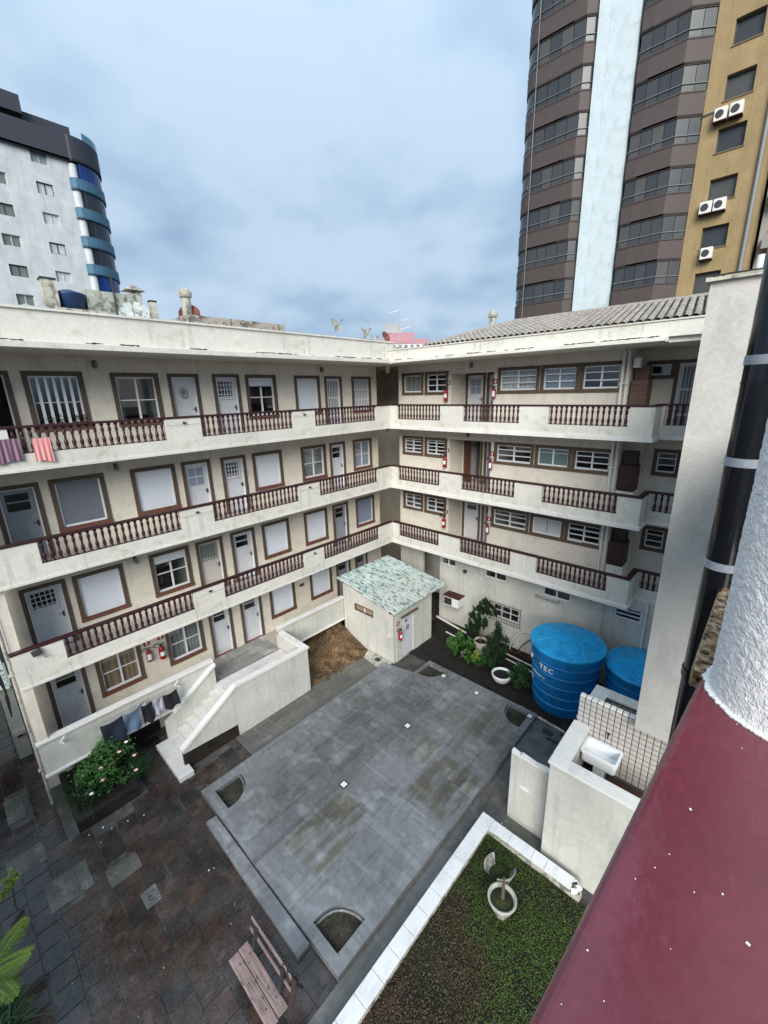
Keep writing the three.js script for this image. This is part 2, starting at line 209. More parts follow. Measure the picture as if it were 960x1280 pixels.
{ // raised wet concrete platform of poured panels with four quarter-round plant holes
  const pf = structGroup('concrete_platform', 'raised wet grey concrete platform with four quarter-round holes'); const Y = 0.16;
  const xs = [2.8, 4.08, 5.655, 7.05, 8.65], zs = [2.42, 5.0, 7.78, 11.44];
  const holes = [[3.1, 11.17, 1, -1], [8.38, 11.22, -1, -1], [8.44, 2.6, -1, 1], [4.2, 2.6, 1, 1]], r = 0.78;
  const q = (h, rr) => { const p = []; const [x, z, sx, sz] = h; p.push([x, z]); for (let k = 0; k <= 14; k++) { const a = k / 14 * Math.PI / 2; p.push([x + sx * rr * Math.pow(Math.cos(a), 0.8), z + sz * rr * Math.pow(Math.sin(a), 0.8)]); } return p; };
  const panelShape = (x0, z0, x1, z1, g = 0) => { const s = new THREE.Shape([[x0 + g, z0 + g], [x1 - g, z0 + g], [x1 - g, z1 - g], [x0 + g, z1 - g]].map(p => new THREE.Vector2(...p))); for (const h of holes) { const cx = h[0] + h[2] * 0.4, cz = h[1] + h[3] * 0.4; if (cx > x0 && cx < x1 && cz > z0 && cz < z1) s.holes.push(new THREE.Path(q(h, r).map(p => new THREE.Vector2(...p)))); } return s; };
  let n = 0;
  for (let i = 0; i < 4; i++) for (let j = 0; j < 3; j++) {
    if (i === 0 && j === 0) { piece('concrete_panel', pf, M.concrete[3], slab([[2.8, 3.75], [4.07, 3.45], [4.074, 4.996], [2.8, 4.996]], 'y', 0.0, Y - 0.002)); continue; }
    piece('concrete_panel', pf, M.concrete[(i * 2 + j * 3 + (n++ % 2)) % 4], slab(panelShape(xs[i], zs[j], xs[i + 1], zs[j + 1], 0.0035), 'y', 0.0, Y + 0.0012 * ((i + j) % 3)));
  }
  for (const h of holes) { piece('hole_soil', pf, M.murk, slab(q(h, r + 0.01), 'y', -0.04, 0.045)); const pts = q(h, r).slice(1); piece('hole_rim', pf, M.concrete[0], merge(pts.slice(0, -1).map((p, k) => rod([p[0] - h[2] * 0.03, 0.05 + 0.02 * hash2(k, 3, 9), p[1] - h[3] * 0.03], [pts[k + 1][0] - h[2] * 0.03, 0.05 + 0.02 * hash2(k + 1, 3, 9), pts[k + 1][1] - h[3] * 0.03], 0.03, 6)))); }
  piece('joint_filler', pf, M.concrete[0], merge([[5.655, 2.5, 11.4], [4.08, 3.5, 11.4], [7.05, 2.5, 11.4]].map(([x, a, b]) => box(x - 0.03, 0.02, a, x + 0.03, Y - 0.007, b))));
  piece('low_step', pf, M.concrete[1], slab([[3.76, 11.47], [7.8, 11.47], [7.81, 11.77], [3.73, 11.74]], 'y', -0.02, 0.1));
  struct('concrete_apron', M.apron, [slab([[1.55, 3.3], [2.8, 3.3], [2.8, 9.75], [1.55, 9.75]], 'y', -0.05, 0.006), slab([[8.65, 5.4], [9.12, 5.4], [9.12, 12.2], [8.65, 12.2]], 'y', -0.05, 0.005), slab([[9.12, 5.4], [10.6, 5.4], [10.6, 6.86], [9.12, 6.86]], 'y', -0.05, 0.0055)], 'mossy concrete strip round the platform');
  struct('drain_yard', mat([0.2, 0.203, 0.2], 0.75, { map: T.concrete, roughnessMap: T.wet }), slab([[8.65, 2.3], [10.6, 2.3], [10.6, 5.398], [8.65, 5.398]], 'y', -0.05, 0.006), 'dark wet yard beside the laundry walls');
  struct('soil_bed', M.soil, sheet(2.2, -0.95, 10.6, 2.42, 60, 30, (x, z) => 0.012 + 0.05 * fbm(x / 12 + 3, z / 12 + 3, 40, 40, 3, 7) - (z > 2.2 ? 0.02 : 0)), 'bare dark soil along the wall');
  struct('dirt_mound', M.dirt, sheet(-0.9, 3.42, 2.1, 6.68, 60, 60, (x, z) => { const w = clamp(1 - (x + 0.75) / 2.3), n = fbm(x / 8 + 3, z / 8 + 3, 40, 40, 5, 5) - 0.5; return -0.03 + 1.02 * Math.pow(w, 1.3) * sm(6.3, 3.9, z) + 0.03 * sm(2.1, 1.6, x) + 0.16 * n * sm(2.1, 1.4, x); }), 'heap of brown earth under the balcony parapet');
  const R = rand(77); const gl = []; // bits of litter, flakes
  for (let k = 0; k < 12; k++) { const x = 4 + R() * 4.6, z = 12 + R() * 3.2, s = 0.006 + 0.008 * R(); gl.push([x, z, s]); }
  const fl = [[1.75, 13.6, 0.045], [1.95, 13.45, 0.03], [2.05, 13.1, 0.03], [1.7, 13.9, 0.03], [2.2, 12.75, 0.03], [2.15, 13.75, 0.02], [9.5, 6.55, 0.03], [9.62, 6.6, 0.035], [9.55, 6.45, 0.02], [9.75, 6.62, 0.02], [4.9, 12.1, 0.02], [4.86, 12.2, 0.03]];
  single('litter', [4, 0, 12.5], 'white crumbs and petals scattered on the paving', 'litter', M.flake, [...fl, ...gl].map(([x, z, s0, s = s0 * 0.6]) => turned(box(x - s, 0.012, z - s * 0.6, x + s, 0.018, z + s * 0.6), [x, 0.015, z], 0.1 * R(), R() * 6, 0.1 * R())), null, 'stuff');
}
{ // recessed floor lights of the platform
  const spots = [[5.68, 8.61], [5.65, 5.74], [5.09, 2.86], [6.55, 2.86], [8.5, 2.68]];
  spots.forEach(([x, z], i) => { const t = thing('floor_light', [x, 0.16, z], 'small square white floor light set in the platform ' + ['middle, towards the planting bed', 'middle, towards the shed', 'edge before the shed', 'edge before the white pot', 'corner hole by the large tank'][i], 'floor light', 'floor lights set in the concrete platform'); part('rim', t, M.iron, box(x - 0.11, 0.15, z - 0.11, x + 0.11, 0.166, z + 0.11)); part('cover', t, M.whiteTile, rbox(x - 0.075, 0.155, z - 0.075, x + 0.075, 0.178, z + 0.075, 0.006)); });
}

// ================================================================ THE TWO GALLERY WINGS
const XW = -1.35, ZW = -1.3, RAIL = [10.31, 7.56, 4.81], FLOOR = [9.41, 6.66, 3.91, 1.18];
const FL = { p: (s, y, d) => [XW + d, y, s], ax: 'x', at: XW }, FR = { p: (s, y, d) => [s, y, ZW + d], ax: 'z', at: ZW };
const FRB = { p: (s, y, d) => [s, y, -2.4 + d], ax: 'z', at: -2.4 }, FRG = { p: (s, y, d) => [s, y, -0.8 + d], ax: 'z', at: -0.8 }, FRA = { p: (s, y, d) => [s, y, -2.4 + d], ax: 'z', at: -2.4 };
const fb = (f, s0, s1, y0, y1, d0, d1) => { const a = f.p(Math.min(s0, s1), y0, d0), b = f.p(Math.max(s0, s1), y1, d1); return box(...a, ...b); };
function wallWithHoles(f, s0, s1, y0, y1, holes, th = 0.2, d = 0) { const S = new THREE.Shape([[s0, y0], [s1, y0], [s1, y1], [s0, y1]].map(p => new THREE.Vector2(...p))); for (const h of holes) S.holes.push(new THREE.Path([[h[0], h[2]], [h[1], h[2]], [h[1], h[3]], [h[0], h[3]]].map(p => new THREE.Vector2(...p)))); return slab(S, f.ax, f.at + d - th, f.at + d); }
function wavy(f, s0, s1, y0, y1, d, amp, n, seed = 1) {
  const w = s1 - s0, g = new THREE.PlaneGeometry(1, 1, n * 6, 1), p = g.attributes.position;
  for (let i = 0; i < p.count; i++) { const t = p.getX(i) + 0.5, v = p.getY(i) + 0.5, ph = t * n * 6.283; const q = f.p(s0 + w * t, mix(y0, y1, v), d + amp * Math.sin(ph + 1.3 * Math.sin(t * 7 + seed) + (1 - v) * 0.5)); p.setXYZ(i, ...q); }
  g.computeVertexNormals(); return plain(g);
}
M.pane = new THREE.MeshPhysicalMaterial({ color: rgb(0.93, 0.95, 0.95), roughness: 0.03, transmission: 1, thickness: 0, ior: 1.5 });
const lerp2 = (a, b, t) => a + (b - a) * t;
function addWindow(f, B, kind, sl, sr, yt, yb, o = {}) {
  const sw = o.sw ?? 0.115, dir = Math.sign(sr - sl), il = sl + dir * sw, ir = sr - dir * sw, it = yt - sw, ib = yb + sw * 1.05, X = t => lerp2(il, ir, t), Yv = t => lerp2(ib, it, t);
  const fw = 0.045, W = o.frame || M.white;
  const fr = [fb(f, il, il + dir * fw, ib, it, -0.1, -0.045), fb(f, ir, ir - dir * fw, ib, it, -0.1, -0.045), fb(f, il + dir * fw, ir - dir * fw, it - fw, it, -0.1, -0.047), fb(f, il + dir * fw, ir - dir * fw, ib, ib + fw * 1.3, -0.1, -0.04)];
  const gl = (a, b, c, d, m = M.glass) => [fb(f, X(a), X(b), Yv(c), Yv(d), -0.085, -0.078), m]; const panes = [], extra = [];
  const dk = o.pane || M.glass; let top = 1;
  if (kind === 'half') { top = o.top ?? 0.76; extra.push(['roller_shutter', M.shutter, slats(f, il + dir * 0.02, ir - dir * 0.02, Yv(top), it, 5)]); }
  if (kind === 'glass' || kind === 'half' || kind === 'curtain') {
    const m = kind === 'curtain' ? M.pane : dk;
    for (const [a, b] of [[0.03, 0.49], [0.51, 0.97]]) for (const [c, d] of [[0.04, o.mid ?? 0.48], [(o.mid ?? 0.48) + 0.015, top - 0.03]]) panes.push(gl(a, b, c, d, m));
    fr.push(fb(f, X(0.475), X(0.525), ib + 0.05, Yv(top) - 0.03, -0.098, -0.05)); fr.push(fb(f, X(0.04), X(0.47), Yv((o.mid ?? 0.48)) - 0.006, Yv((o.mid ?? 0.48) + 0.015) + 0.006, -0.096, -0.055), fb(f, X(0.53), X(0.96), Yv((o.mid ?? 0.48)) - 0.006, Yv((o.mid ?? 0.48) + 0.015) + 0.006, -0.096, -0.055));
    if (kind === 'glass' && o.drapes) { extra.push(['drape', o.drapes, wavy(f, X(0.04), X(0.13), ib + 0.01, it - 0.01, -0.14, 0.012, 3)]); extra.push(['drape', o.drapes, wavy(f, X(0.85), X(0.95), ib + 0.01, it - 0.01, -0.14, 0.012, 3)]); }
  }
  if (kind === 'curtain' || kind === 'bars') extra.push(['curtain', o.cloth || M.curtain, wavy(f, X(0.02), X(0.98), ib + 0.02, it - 0.02, -0.14, 0.018, o.folds || 9)]);
  if (kind === 'bars') { panes.push(gl(0.03, 0.97, 0.03, 0.97, M.pane)); const bars = []; for (let k = 1; k < 10; k++) bars.push(fb(f, X(k / 10) - 0.009, X(k / 10) + 0.009, ib, it, -0.03, -0.012)); bars.push(fb(f, il, ir, Yv(0.33) - 0.015, Yv(0.33) + 0.015, -0.032, -0.01), fb(f, il, ir, Yv(0.66) - 0.015, Yv(0.66) + 0.015, -0.032, -0.01)); extra.push(['security_bars', M.white, bars]); }
  if (kind === 'boards') { for (let k = 0; k < 6; k++) { panes.push(gl(0.02 + k * 0.163, 0.16 + k * 0.163, 0.03, 0.47), gl(0.02 + k * 0.163, 0.16 + k * 0.163, 0.49, 0.97)); } fr.push(fb(f, il, ir, Yv(0.47), Yv(0.485), -0.09, -0.06)); for (let k = 1; k < 6; k++) extra.push(['upright_board', M.white, fb(f, X(k * 0.163 + 0.005) - 0.035, X(k * 0.163 + 0.005) + 0.035, ib + 0.03, it - 0.03, -0.056, -0.035)]); }
  if (kind === 'shutter') extra.push(['roller_shutter', o.sh || M.shutter, slats(f, il + dir * 0.012, ir - dir * 0.012, ib + 0.06, it - 0.01, o.n || 17)], ['side_guide', W, fb(f, il, il + dir * 0.05, ib + 0.06, it - 0.046, -0.0445, -0.02)], ['side_guide', W, fb(f, ir, ir - dir * 0.05, ib + 0.06, it - 0.046, -0.0445, -0.02)]);
  if (kind === 'boarded') { extra.push(['board', o.sh || M.curtain, [0, 1, 2, 3].map(k => fb(f, X(k / 4 + 0.03), X(k / 4 + 0.24), ib + 0.06, it - 0.05, -0.085, -0.06))]); }
  if (kind === 'louvre') {
    const cols = o.cols || 2, rows = o.rows || 3, R = rand(Math.round(sl * 100 + yt * 37));
    for (let c = 0; c < cols; c++) for (let r = 0; r < rows; r++) panes.push([fb(f, X((c + 0.06) / cols), X((c + 0.94) / cols), Yv((r + 0.1) / rows), Yv((r + 0.99) / rows), -0.085, -0.078), o.cloth ? M.pane : dk]);
    for (let c = 1; c < cols; c++) fr.push(fb(f, X(c / cols) - 0.028, X(c / cols) + 0.028, ib, it, -0.098, -0.042));
    for (let r = 0; r < rows; r++) for (let c = 0; c < cols; c++) { const tilt = R() < 0.2 ? 0.04 + 0.04 * R() : 0.008; fr.push(turned(fb(f, X((c + 0.03) / cols), X((c + 0.97) / cols), Yv(r / rows + 0.02), Yv(r / rows + 0.02) + 0.038, -0.08, -0.045 + tilt), f.p(X((c + 0.5) / cols), Yv(r / rows), -0.06), tilt * 2, 0, 0)); }
    if (o.cloth) extra.push(['curtain', o.cloth, wavy(f, X(0.02), X(0.98), ib + 0.02, it - 0.02, -0.14, 0.015, 9)]);
  }
  if (kind === 'paper') extra.push(['sheet', M.curtain, [fb(f, X(0.03), X(0.49), ib + 0.05, it - 0.05, -0.09, -0.065), fb(f, X(0.51), X(0.97), ib + 0.05, it - 0.05, -0.09, -0.065)]]);
  const w = part('window', B, W, fr);
  const a = Math.min(sl, sr), b = Math.max(sl, sr), proud = 0.032;
  if (sw > 0.02) { part('surround', w, M.brown, fb(f, a, b, yt - sw, yt, -0.03, proud), fb(f, a, a + sw, yb + sw * 1.05, yt - sw, -0.03, proud - 0.003), fb(f, b - sw, b, yb + sw * 1.05, yt - sw, -0.03, proud - 0.003)); part('sill', w, o.sillMat || M.sill, fb(f, a - 0.005, b + 0.005, yb, yb + sw * 1.05, -0.03, proud + 0.012)); }
  for (const [g, m] of panes) part('pane', w, m, g);
  for (const [n, m, g] of extra) part(n, w, m, g);
  return [Math.min(il, ir) - 0.006, Math.max(il, ir) + 0.006, ib - 0.006, it + 0.006];
}
function slats(f, s0, s1, y0, y1, n) { const g = [], h = (y1 - y0) / n; for (let k = 0; k < n; k++) g.push(fb(f, s0, s1, y0 + k * h + h * 0.13, y0 + (k + 1) * h - h * 0.13, -0.07, -0.04)); g.push(fb(f, Math.min(s0, s1) + 0.004, Math.max(s0, s1) - 0.004, y0, y1, -0.075, -0.058)); return g; }
function addDoor(f, B, kind, sl, sr, yt, yf, o = {}) {
  const sw = 0.105, dir = Math.sign(sr - sl), il = sl + dir * sw, ir = sr - dir * sw, it = yt - sw, X = t => lerp2(il, ir, t), H = it - yf, Yd = t => yf + H * t, m = o.leaf || M.whiteDoor;
  const hole = (a, b, c, d) => [Math.min(X(a), X(b)), Math.max(X(a), X(b)), Yd(c), Yd(d)], cut = { dark: [hole(0.16, 0.8, 0.83, 0.93), hole(0.16, 0.8, 0.7, 0.81)], grid: [hole(0.13, 0.77, 0.69, 0.93)] }[kind] || [];
  const gs = [wallWithHoles(f, Math.min(il, ir), Math.max(il, ir), yf + 0.01, it, cut, 0.05, -0.07)], kids = [];
  const rail = (a, b, c, d, e = -0.058) => fb(f, X(a), X(b), Yd(c), Yd(d), -0.071, e);
  const pane = (a, b, c, d, mm = M.glass) => kids.push(['pane', mm, [mm === M.glass ? fb(f, X(a), X(b), Yd(c), Yd(d), -0.098, -0.092) : fb(f, X(a), X(b), Yd(c), Yd(d), -0.0695, -0.064)]]);
  if (kind === 'dark') { pane(0.16, 0.8, 0.83, 0.93); pane(0.16, 0.8, 0.7, 0.81); gs.push(rail(0.08, 0.15, 0.66, 0.97), rail(0.81, 0.9, 0.66, 0.97), rail(0.15, 0.81, 0.815, 0.825), rail(0.15, 0.81, 0.94, 0.97), rail(0.15, 0.81, 0.66, 0.69), rail(0.12, 0.16, 0.1, 0.6), rail(0.82, 0.86, 0.1, 0.6), rail(0.16, 0.82, 0.57, 0.6), rail(0.16, 0.82, 0.1, 0.13)); }
  if (kind === 'grid') { pane(0.13, 0.77, 0.69, 0.93, o.pane || M.glass); const g = []; for (let k = 0; k <= 5; k++) g.push(fb(f, X(0.1 + k * 0.14) - 0.008, X(0.1 + k * 0.14) + 0.008, Yd(0.64), Yd(0.955), -0.045, -0.025)); for (let k = 0; k <= 4; k++) g.push(fb(f, X(0.08), X(0.82), Yd(0.65 + k * 0.075) - 0.008, Yd(0.65 + k * 0.075) + 0.008, -0.047, -0.023)); kids.push(['grille', o.grille || M.white, g]); gs.push(rail(0.14, 0.86, 0.12, 0.55, -0.064)); }
  if (kind === 'lace') { for (const [a, b] of [[0.16, 0.46], [0.5, 0.8]]) for (const [c, d] of [[0.62, 0.76], [0.78, 0.92]]) { pane(a, b, c, d, M.curtainBlue); } gs.push(rail(0.08, 0.15, 0.58, 0.96), rail(0.82, 0.92, 0.58, 0.96), rail(0.15, 0.82, 0.76, 0.775), rail(0.465, 0.495, 0.58, 0.96)); }
  if (kind === 'plank') { for (let k = 0; k < 7; k++) gs.push(rail(0.1 + k * 0.115, 0.2 + k * 0.115, 0.08, 0.86, -0.06)); gs.push(rail(0.06, 0.94, 0.88, 0.96)); const c = f.p(X(0.45), Yd(0.76), -0.045), tor = new THREE.TorusGeometry(0.105, 0.04, 8, 20); if (f.ax === 'x') tor.rotateY(Math.PI / 2); tor.scale(1, 1.25, 1); tor.translate(...c); kids.push(['wreath', M.pot, [plain(tor), fb(f, X(0.4), X(0.5), Yd(0.73), Yd(0.79), -0.06, -0.04)]]); }
  if (kind === 'glassbars') { for (const [c, d] of [[0.06, 0.22], [0.25, 0.6], [0.63, 0.95]]) pane(0.12, 0.88, c, d, M.curtainGrey); const g = []; for (let k = 0; k < 7; k++) g.push(fb(f, X(0.14 + k * 0.12) - 0.008, X(0.14 + k * 0.12) + 0.008, Yd(0.06), Yd(0.95), -0.055, -0.04)); kids.push(['security_bars', M.white, g]); gs.push(rail(0, 0.12, 0, 1), rail(0.88, 1, 0, 1), rail(0.12, 0.88, 0.22, 0.25), rail(0.12, 0.88, 0.6, 0.63), rail(0.12, 0.88, 0.95, 1)); }
  if (kind === 'open') { gs.length = 0; gs.push(fb(f, il, il + dir * 0.04, yf + 0.01, it, -0.9, -0.1)); }
  const d = part('door', B, m, gs);
  const a = Math.min(sl, sr), b = Math.max(sl, sr);
  part('surround', d, M.brown, fb(f, a, b, yt - sw, yt, -0.03, 0.03), fb(f, a, a + sw, yf + 0.005, yt - sw, -0.03, 0.027), fb(f, b - sw, b, yf + 0.005, yt - sw, -0.03, 0.027));
  part('frame', d, o.jamb || M.white, fb(f, il, il + dir * 0.035, yf + 0.01, it, -0.069, -0.02), fb(f, ir, ir - dir * 0.035, yf + 0.01, it, -0.069, -0.02), fb(f, il + dir * 0.035, ir - dir * 0.035, it - 0.035, it, -0.069, -0.022));
  for (const [n, mm, g] of kids) part(n, d, mm, g);
  if (kind !== 'open' && kind !== 'glassbars') part('handle', d, M.iron, fb(f, X(0.88) - 0.02, X(0.88) + 0.02, Yd(0.46), Yd(0.54), -0.07, -0.04), rod(f.p(X(0.88), Yd(0.51), -0.03), f.p(X(0.76), Yd(0.51), -0.03), 0.01, 6));
  if (o.mat) part('threshold', d, M.redTile, fb(f, il, ir, yf - 0.03, yf + 0.02, -0.12, 0.02));
  return [Math.min(il, ir) - 0.006, Math.max(il, ir) + 0.006, yf, it + 0.006];
}
// turned wooden baluster, one shape for all
const BAL = (() => { const h = 0.585, pr = [[0, 0.048], [0.07, 0.048], [0.1, 0.03], [0.15, 0.036], [0.27, 0.05], [0.4, 0.032], [0.47, 0.022], [0.5, 0.034], [0.53, 0.022], [0.62, 0.033], [0.74, 0.044], [0.84, 0.03], [0.88, 0.024], [0.91, 0.045], [1, 0.045]]; return uvm(new THREE.LatheGeometry(pr.map(p => new THREE.Vector2(p[1], p[0] * h)), 9).toNonIndexed()); })();
function balusters(parent, f0, a, b, y) { const n = Math.round((b - a) / 0.166); for (let k = 0; k < n; k++) { const s = a + (b - a) * (k + 0.5) / n, [x, , z] = f0(s); copyPart('baluster', parent, M.maroon, BAL, x, y, z, hash2(k, Math.round(a * 10), 4) * 3); } }

// ---------------------------------------------------------------- left wing (runs along z, faces +x)
const LW = thing('apartment_wing', [XW, 0, 7], 'cream four storey gallery wing with maroon balustrades, staircase at its foot', 'building');
{
  const D = 1, W = 2, B = LW, H = [[], [], [], []];
  const add = (r, t, ...a) => H[r].push(t === D ? addDoor(FL, B, ...a) : addWindow(FL, B, ...a));
  // top floor
  add(0, D, 'open', 13.78, 12.77, 11.6, FLOOR[0]); add(0, W, 'boards', 12.53, 11.21, 11.6, 10.06); add(0, W, 'glass', 10.54, 9.23, 11.585, 10.05, { drapes: M.curtainGrey }); add(0, D, 'plank', 8.96, 7.98, 11.575, FLOOR[0]); add(0, D, 'grid', 7.5, 6.51, 11.58, FLOOR[0]); add(0, W, 'half', 6.28, 5.0, 11.575, 10.0, { top: 0.78 }); add(0, W, 'shutter', 4.16, 2.89, 11.56, 10.02); add(0, D, 'glassbars', 2.63, 1.66, 11.545, FLOOR[0]); add(0, W, 'bars', 1.07, -0.15, 11.54, 9.96, { cloth: M.curtain });
  // second
  add(1, D, 'dark', 13.71, 12.74, 8.76, FLOOR[1], { leaf: M.greyDoor }); add(1, W, 'shutter', 12.53, 11.21, 8.78, 7.26, { sh: M.shutterGrey, n: 20 }); add(1, W, 'shutter', 10.51, 9.18, 8.77, 7.27); add(1, D, 'lace', 8.97, 7.98, 8.775, FLOOR[1]); add(1, D, 'grid', 7.6, 6.63, 8.75, FLOOR[1]); add(1, W, 'shutter', 6.35, 5.04, 8.755, 7.29, { n: 14 }); add(1, W, 'curtain', 4.11, 2.79, 8.74, 7.28, { cloth: M.curtainGrey }); add(1, D, 'dark', 2.57, 1.65, 8.745, FLOOR[1]); add(1, W, 'curtain', 1.16, -0.08, 8.74, 7.3, { cloth: M.curtainBlue, folds: 5 });
  // third
  add(2, D, 'grid', 13.74, 12.7, 5.925, FLOOR[2]); add(2, W, 'shutter', 12.54, 11.22, 5.915, 4.41); add(2, W, 'half', 10.45, 9.16, 5.925, 4.4, { top: 0.77 }); add(2, D, 'grid', 8.92, 7.93, 5.915, FLOOR[2], { leaf: M.wallTile, pane: M.curtainGrey, grille: M.curtainGrey }); add(2, D, 'dark', 7.61, 6.61, 5.925, FLOOR[2]); add(2, W, 'shutter', 6.28, 5.0, 5.92, 4.43, { n: 12 }); add(2, W, 'shutter', 4.22, 2.94, 5.925, 4.42, { n: 12 }); add(2, D, 'dark', 2.61, 1.65, 5.92, FLOOR[2], { leaf: M.greyDoor }); add(2, W, 'shutter', 1.14, -0.13, 5.92, 4.46, { sh: M.curtainBlue, n: 18 });
  // ground
  add(3, D, 'dark', 13.72, 12.76, 3.3, FLOOR[3]); add(3, W, 'curtain', 12.5, 11.21, 3.2, 1.69, { cloth: M.curtainTan, folds: 6 }); add(3, W, 'curtain', 10.4, 9.11, 3.2, 1.7, { cloth: M.curtainGrey }); add(3, D, 'dark', 8.86, 7.95, 3.3, FLOOR[3], { mat: 1 }); add(3, D, 'dark', 7.59, 6.65, 3.3, FLOOR[3], { mat: 1 }); add(3, W, 'shutter', 6.26, 5.0, 3.2, 1.71, { n: 12 }); add(3, W, 'shutter', 4.17, 2.89, 3.2, 1.74, { n: 12 }); add(3, D, 'dark', 2.6, 1.68, 3.3, FLOOR[3], { leaf: M.greyDoor }); add(3, D, 'dark', 1.35, 0.5, 3.3, FLOOR[3], { leaf: M.greyDoor });
  const lev = [[FLOOR[0], 12.0], [FLOOR[1], 9.25], [FLOOR[2], 6.5], [FLOOR[3], 3.75]];
  for (let r = 0; r < 4; r++) part('wall', B, M.wall, wallWithHoles(FL, -0.54, 14.3, lev[r][0] - 0.15, lev[r][1] + 0.02, H[r]));
  part('rear_wall', B, M.wall, box(-9, 0, 14.06, -1.55, 12.9, 14.3), box(-9, 0, -8, -8.8, 12.9, 14.06));
  part('end_wall', B, M.wall, box(-1.15, 1.18, 14.06, -0.01, 3.755, 14.28), box(-1.15, 3.9, 14.06, -0.13, 12.0, 14.28), box(-1.35, -0.05, 14.06, -0.76, 1.0, 14.28));
  const segs = [[9.74, 13.22], [5.31, 8.7], [0.95, 4.29]];
  for (let r = 0; r < 3; r++) {
    const y = RAIL[r], bt = y - 1.057, cb = y - 0.65, ed = 14.3, gs = [box(-0.13, bt, 0, 0, cb, ed)];
    for (const [a, b] of [[0, 0.95], [4.29, 5.31], [8.7, 9.74], [13.22, ed]]) gs.push(box(-0.127, cb - 0.01, a + (a === 0 ? 0 : 0), -0.003, y - 0.06, b));
    const bal = part('balcony', B, M.fascia, gs);
    part('slab', bal, M.eave, box(XW - 0.19, bt + 0.004, -3.6, -0.131, y - 0.95, ed - 0.001));
    part('gallery_floor', bal, M.floor, box(XW - 0.1, y - 0.951, -3.4, -0.131, y - 0.9, ed - 0.25));
    part('drip_edge', bal, M.fascia, box(0.0005, bt - 0.012, 0.03, 0.025, bt + 0.05, ed - 0.02));
    part('handrail', bal, M.maroon, rbox(-0.145, y - 0.06, 0.02, 0.022, y, ed + 0.01, 0.012, 1));
    for (const [a, b] of segs) { part('foot_rail', bal, M.maroon, box(-0.1, cb, a, -0.03, cb + 0.012, b)); balusters(bal, s => [-0.065, 0, s], a, b, cb + 0.01); }
  }
  // ground floor gallery: solid parapet, ledge, recessed plinth
  const g4 = part('ground_parapet', B, M.ground, box(-0.13, 1.0, 9.5, 0, 2.02, 14.3)), g5 = part('ground_parapet', B, M.ground, box(-0.13, 1.0, 3.4, 0, 2.02, 6.84));
  part('coping', g4, M.coping, rbox(-0.17, 2.02, 9.46, 0.05, 2.1, 14.33, 0.012, 1)); part('coping', g5, M.coping, rbox(-0.17, 2.02, 3.38, 0.05, 2.1, 6.8, 0.012, 1));
  part('ledge', g4, M.coping, rbox(-0.05, 0.98, 9.9, 0.055, 1.05, 14.33, 0.012, 1)); part('ledge', g5, M.coping, rbox(-0.05, 0.98, 3.4, 0.055, 1.05, 6.62, 0.012, 1));
  part('slab', g4, M.ground, box(XW - 0.19, 0.985, -3.4, -0.131, 1.13, 14.29)); part('gallery_floor', g4, M.floor, box(XW - 0.1, 1.131, -3.4, -0.132, 1.18, 14.05));
  const pl = part('plinth', B, M.ground, box(-0.95, -0.05, 9.6, -0.75, 0.99, 14.3), box(-0.95, -0.05, 3.3, -0.75, 0.99, 9.6));
  part('vent_slot', pl, M.timberDark, box(-0.8, 0.82, 11.9, -0.744, 0.9, 13.85));
  part('brown_plinth', pl, M.brownClad, box(-0.8, -0.04, 11.25, -0.71, 0.42, 12.55));
  const bv = []; for (let i = 0; i < 7; i++) for (let j = 0; j < 6; j++) if ((i + j) % 2 === 0) bv.push(box(-0.78, 0.28 + j * 0.11, 12.02 + i * 0.085, -0.715, 0.28 + j * 0.11 + 0.1, 12.02 + i * 0.085 + 0.078)); else bv.push(box(-0.78, 0.34 + j * 0.11, 12.02 + i * 0.085, -0.72, 0.34 + j * 0.11 + 0.045, 12.02 + i * 0.085 + 0.085));
  part('brick_vent', pl, M.terracotta, bv);
  part('crawl_door', pl, M.greyDoor, box(-0.78, 0.1, 5.35, -0.73, 0.95, 6.3));
  // eaves, gutter, parapet, flat roof
  const rf = part('roof_parapet', B, M.fascia, box(-0.2, 12.14, -0.25, 0.0, 12.88, 14.6));
  part('parapet_cap', rf, M.eave, box(-0.24, 12.88, -0.28, 0.05, 12.93, 14.62));
  part('eave', rf, M.eave, box(XW - 0.2, 12.0, -0.6, 0.3, 12.135, 14.6)); part('gutter', rf, M.eave, rbox(0.3005, 12.0, 0.52, 0.52, 12.155, 14.6, 0.02, 1));
  { const R = rand(9), gs = []; for (let z = 0.6; z < 14.4; z += 0.05) if (fbm(z / 15, 0.3, 40, 4, 3, 5) > 0.5) gs.push(turned(box(0.4, 12.15, z, 0.5 + 0.03 * R(), 12.158 + 0.022 * R(), z + 0.07), [0.5, 12.15, z], 0, 0.4 * (R() - 0.5), 0)); const ms = part('gutter_moss', rf, M.moss, gs); ms.userData.kind = 'stuff'; }
  part('lobby_ceiling', rf, M.eave, box(-4.4, 12.002, -4.4, 0.3, 12.13, -0.601)); part('roof_slab', rf, M.grime, box(-9, 12.14, -0.25, -0.21, 12.4, 14.6)); part('roof_sheeting', rf, M.roofTile[0], box(-8.6, 12.45, 4.5, -1.2, 13.35, 8.1));
  // stair lobby in the inner corner
  const lob = part('lobby', B, M.wallR, box(-4.2, 0, -0.74, XW - 0.2, 12.0, -0.54), box(-0.79, 0, -4.2, -0.6, 12.0, ZW - 0.2), box(-4.3, 0, -4.3, -4.2, 12, -0.5), box(-4.3, 0, -4.4, -0.6, 12, -4.3));
  for (const y of [9.25, 6.5, 3.75]) part('lintel', lob, M.wallR, turned(box(-1.62, y + 2.45, -1.05, -0.45, y + 2.75, -0.9), [-1.03, y, -0.97], 0, -0.78, 0));
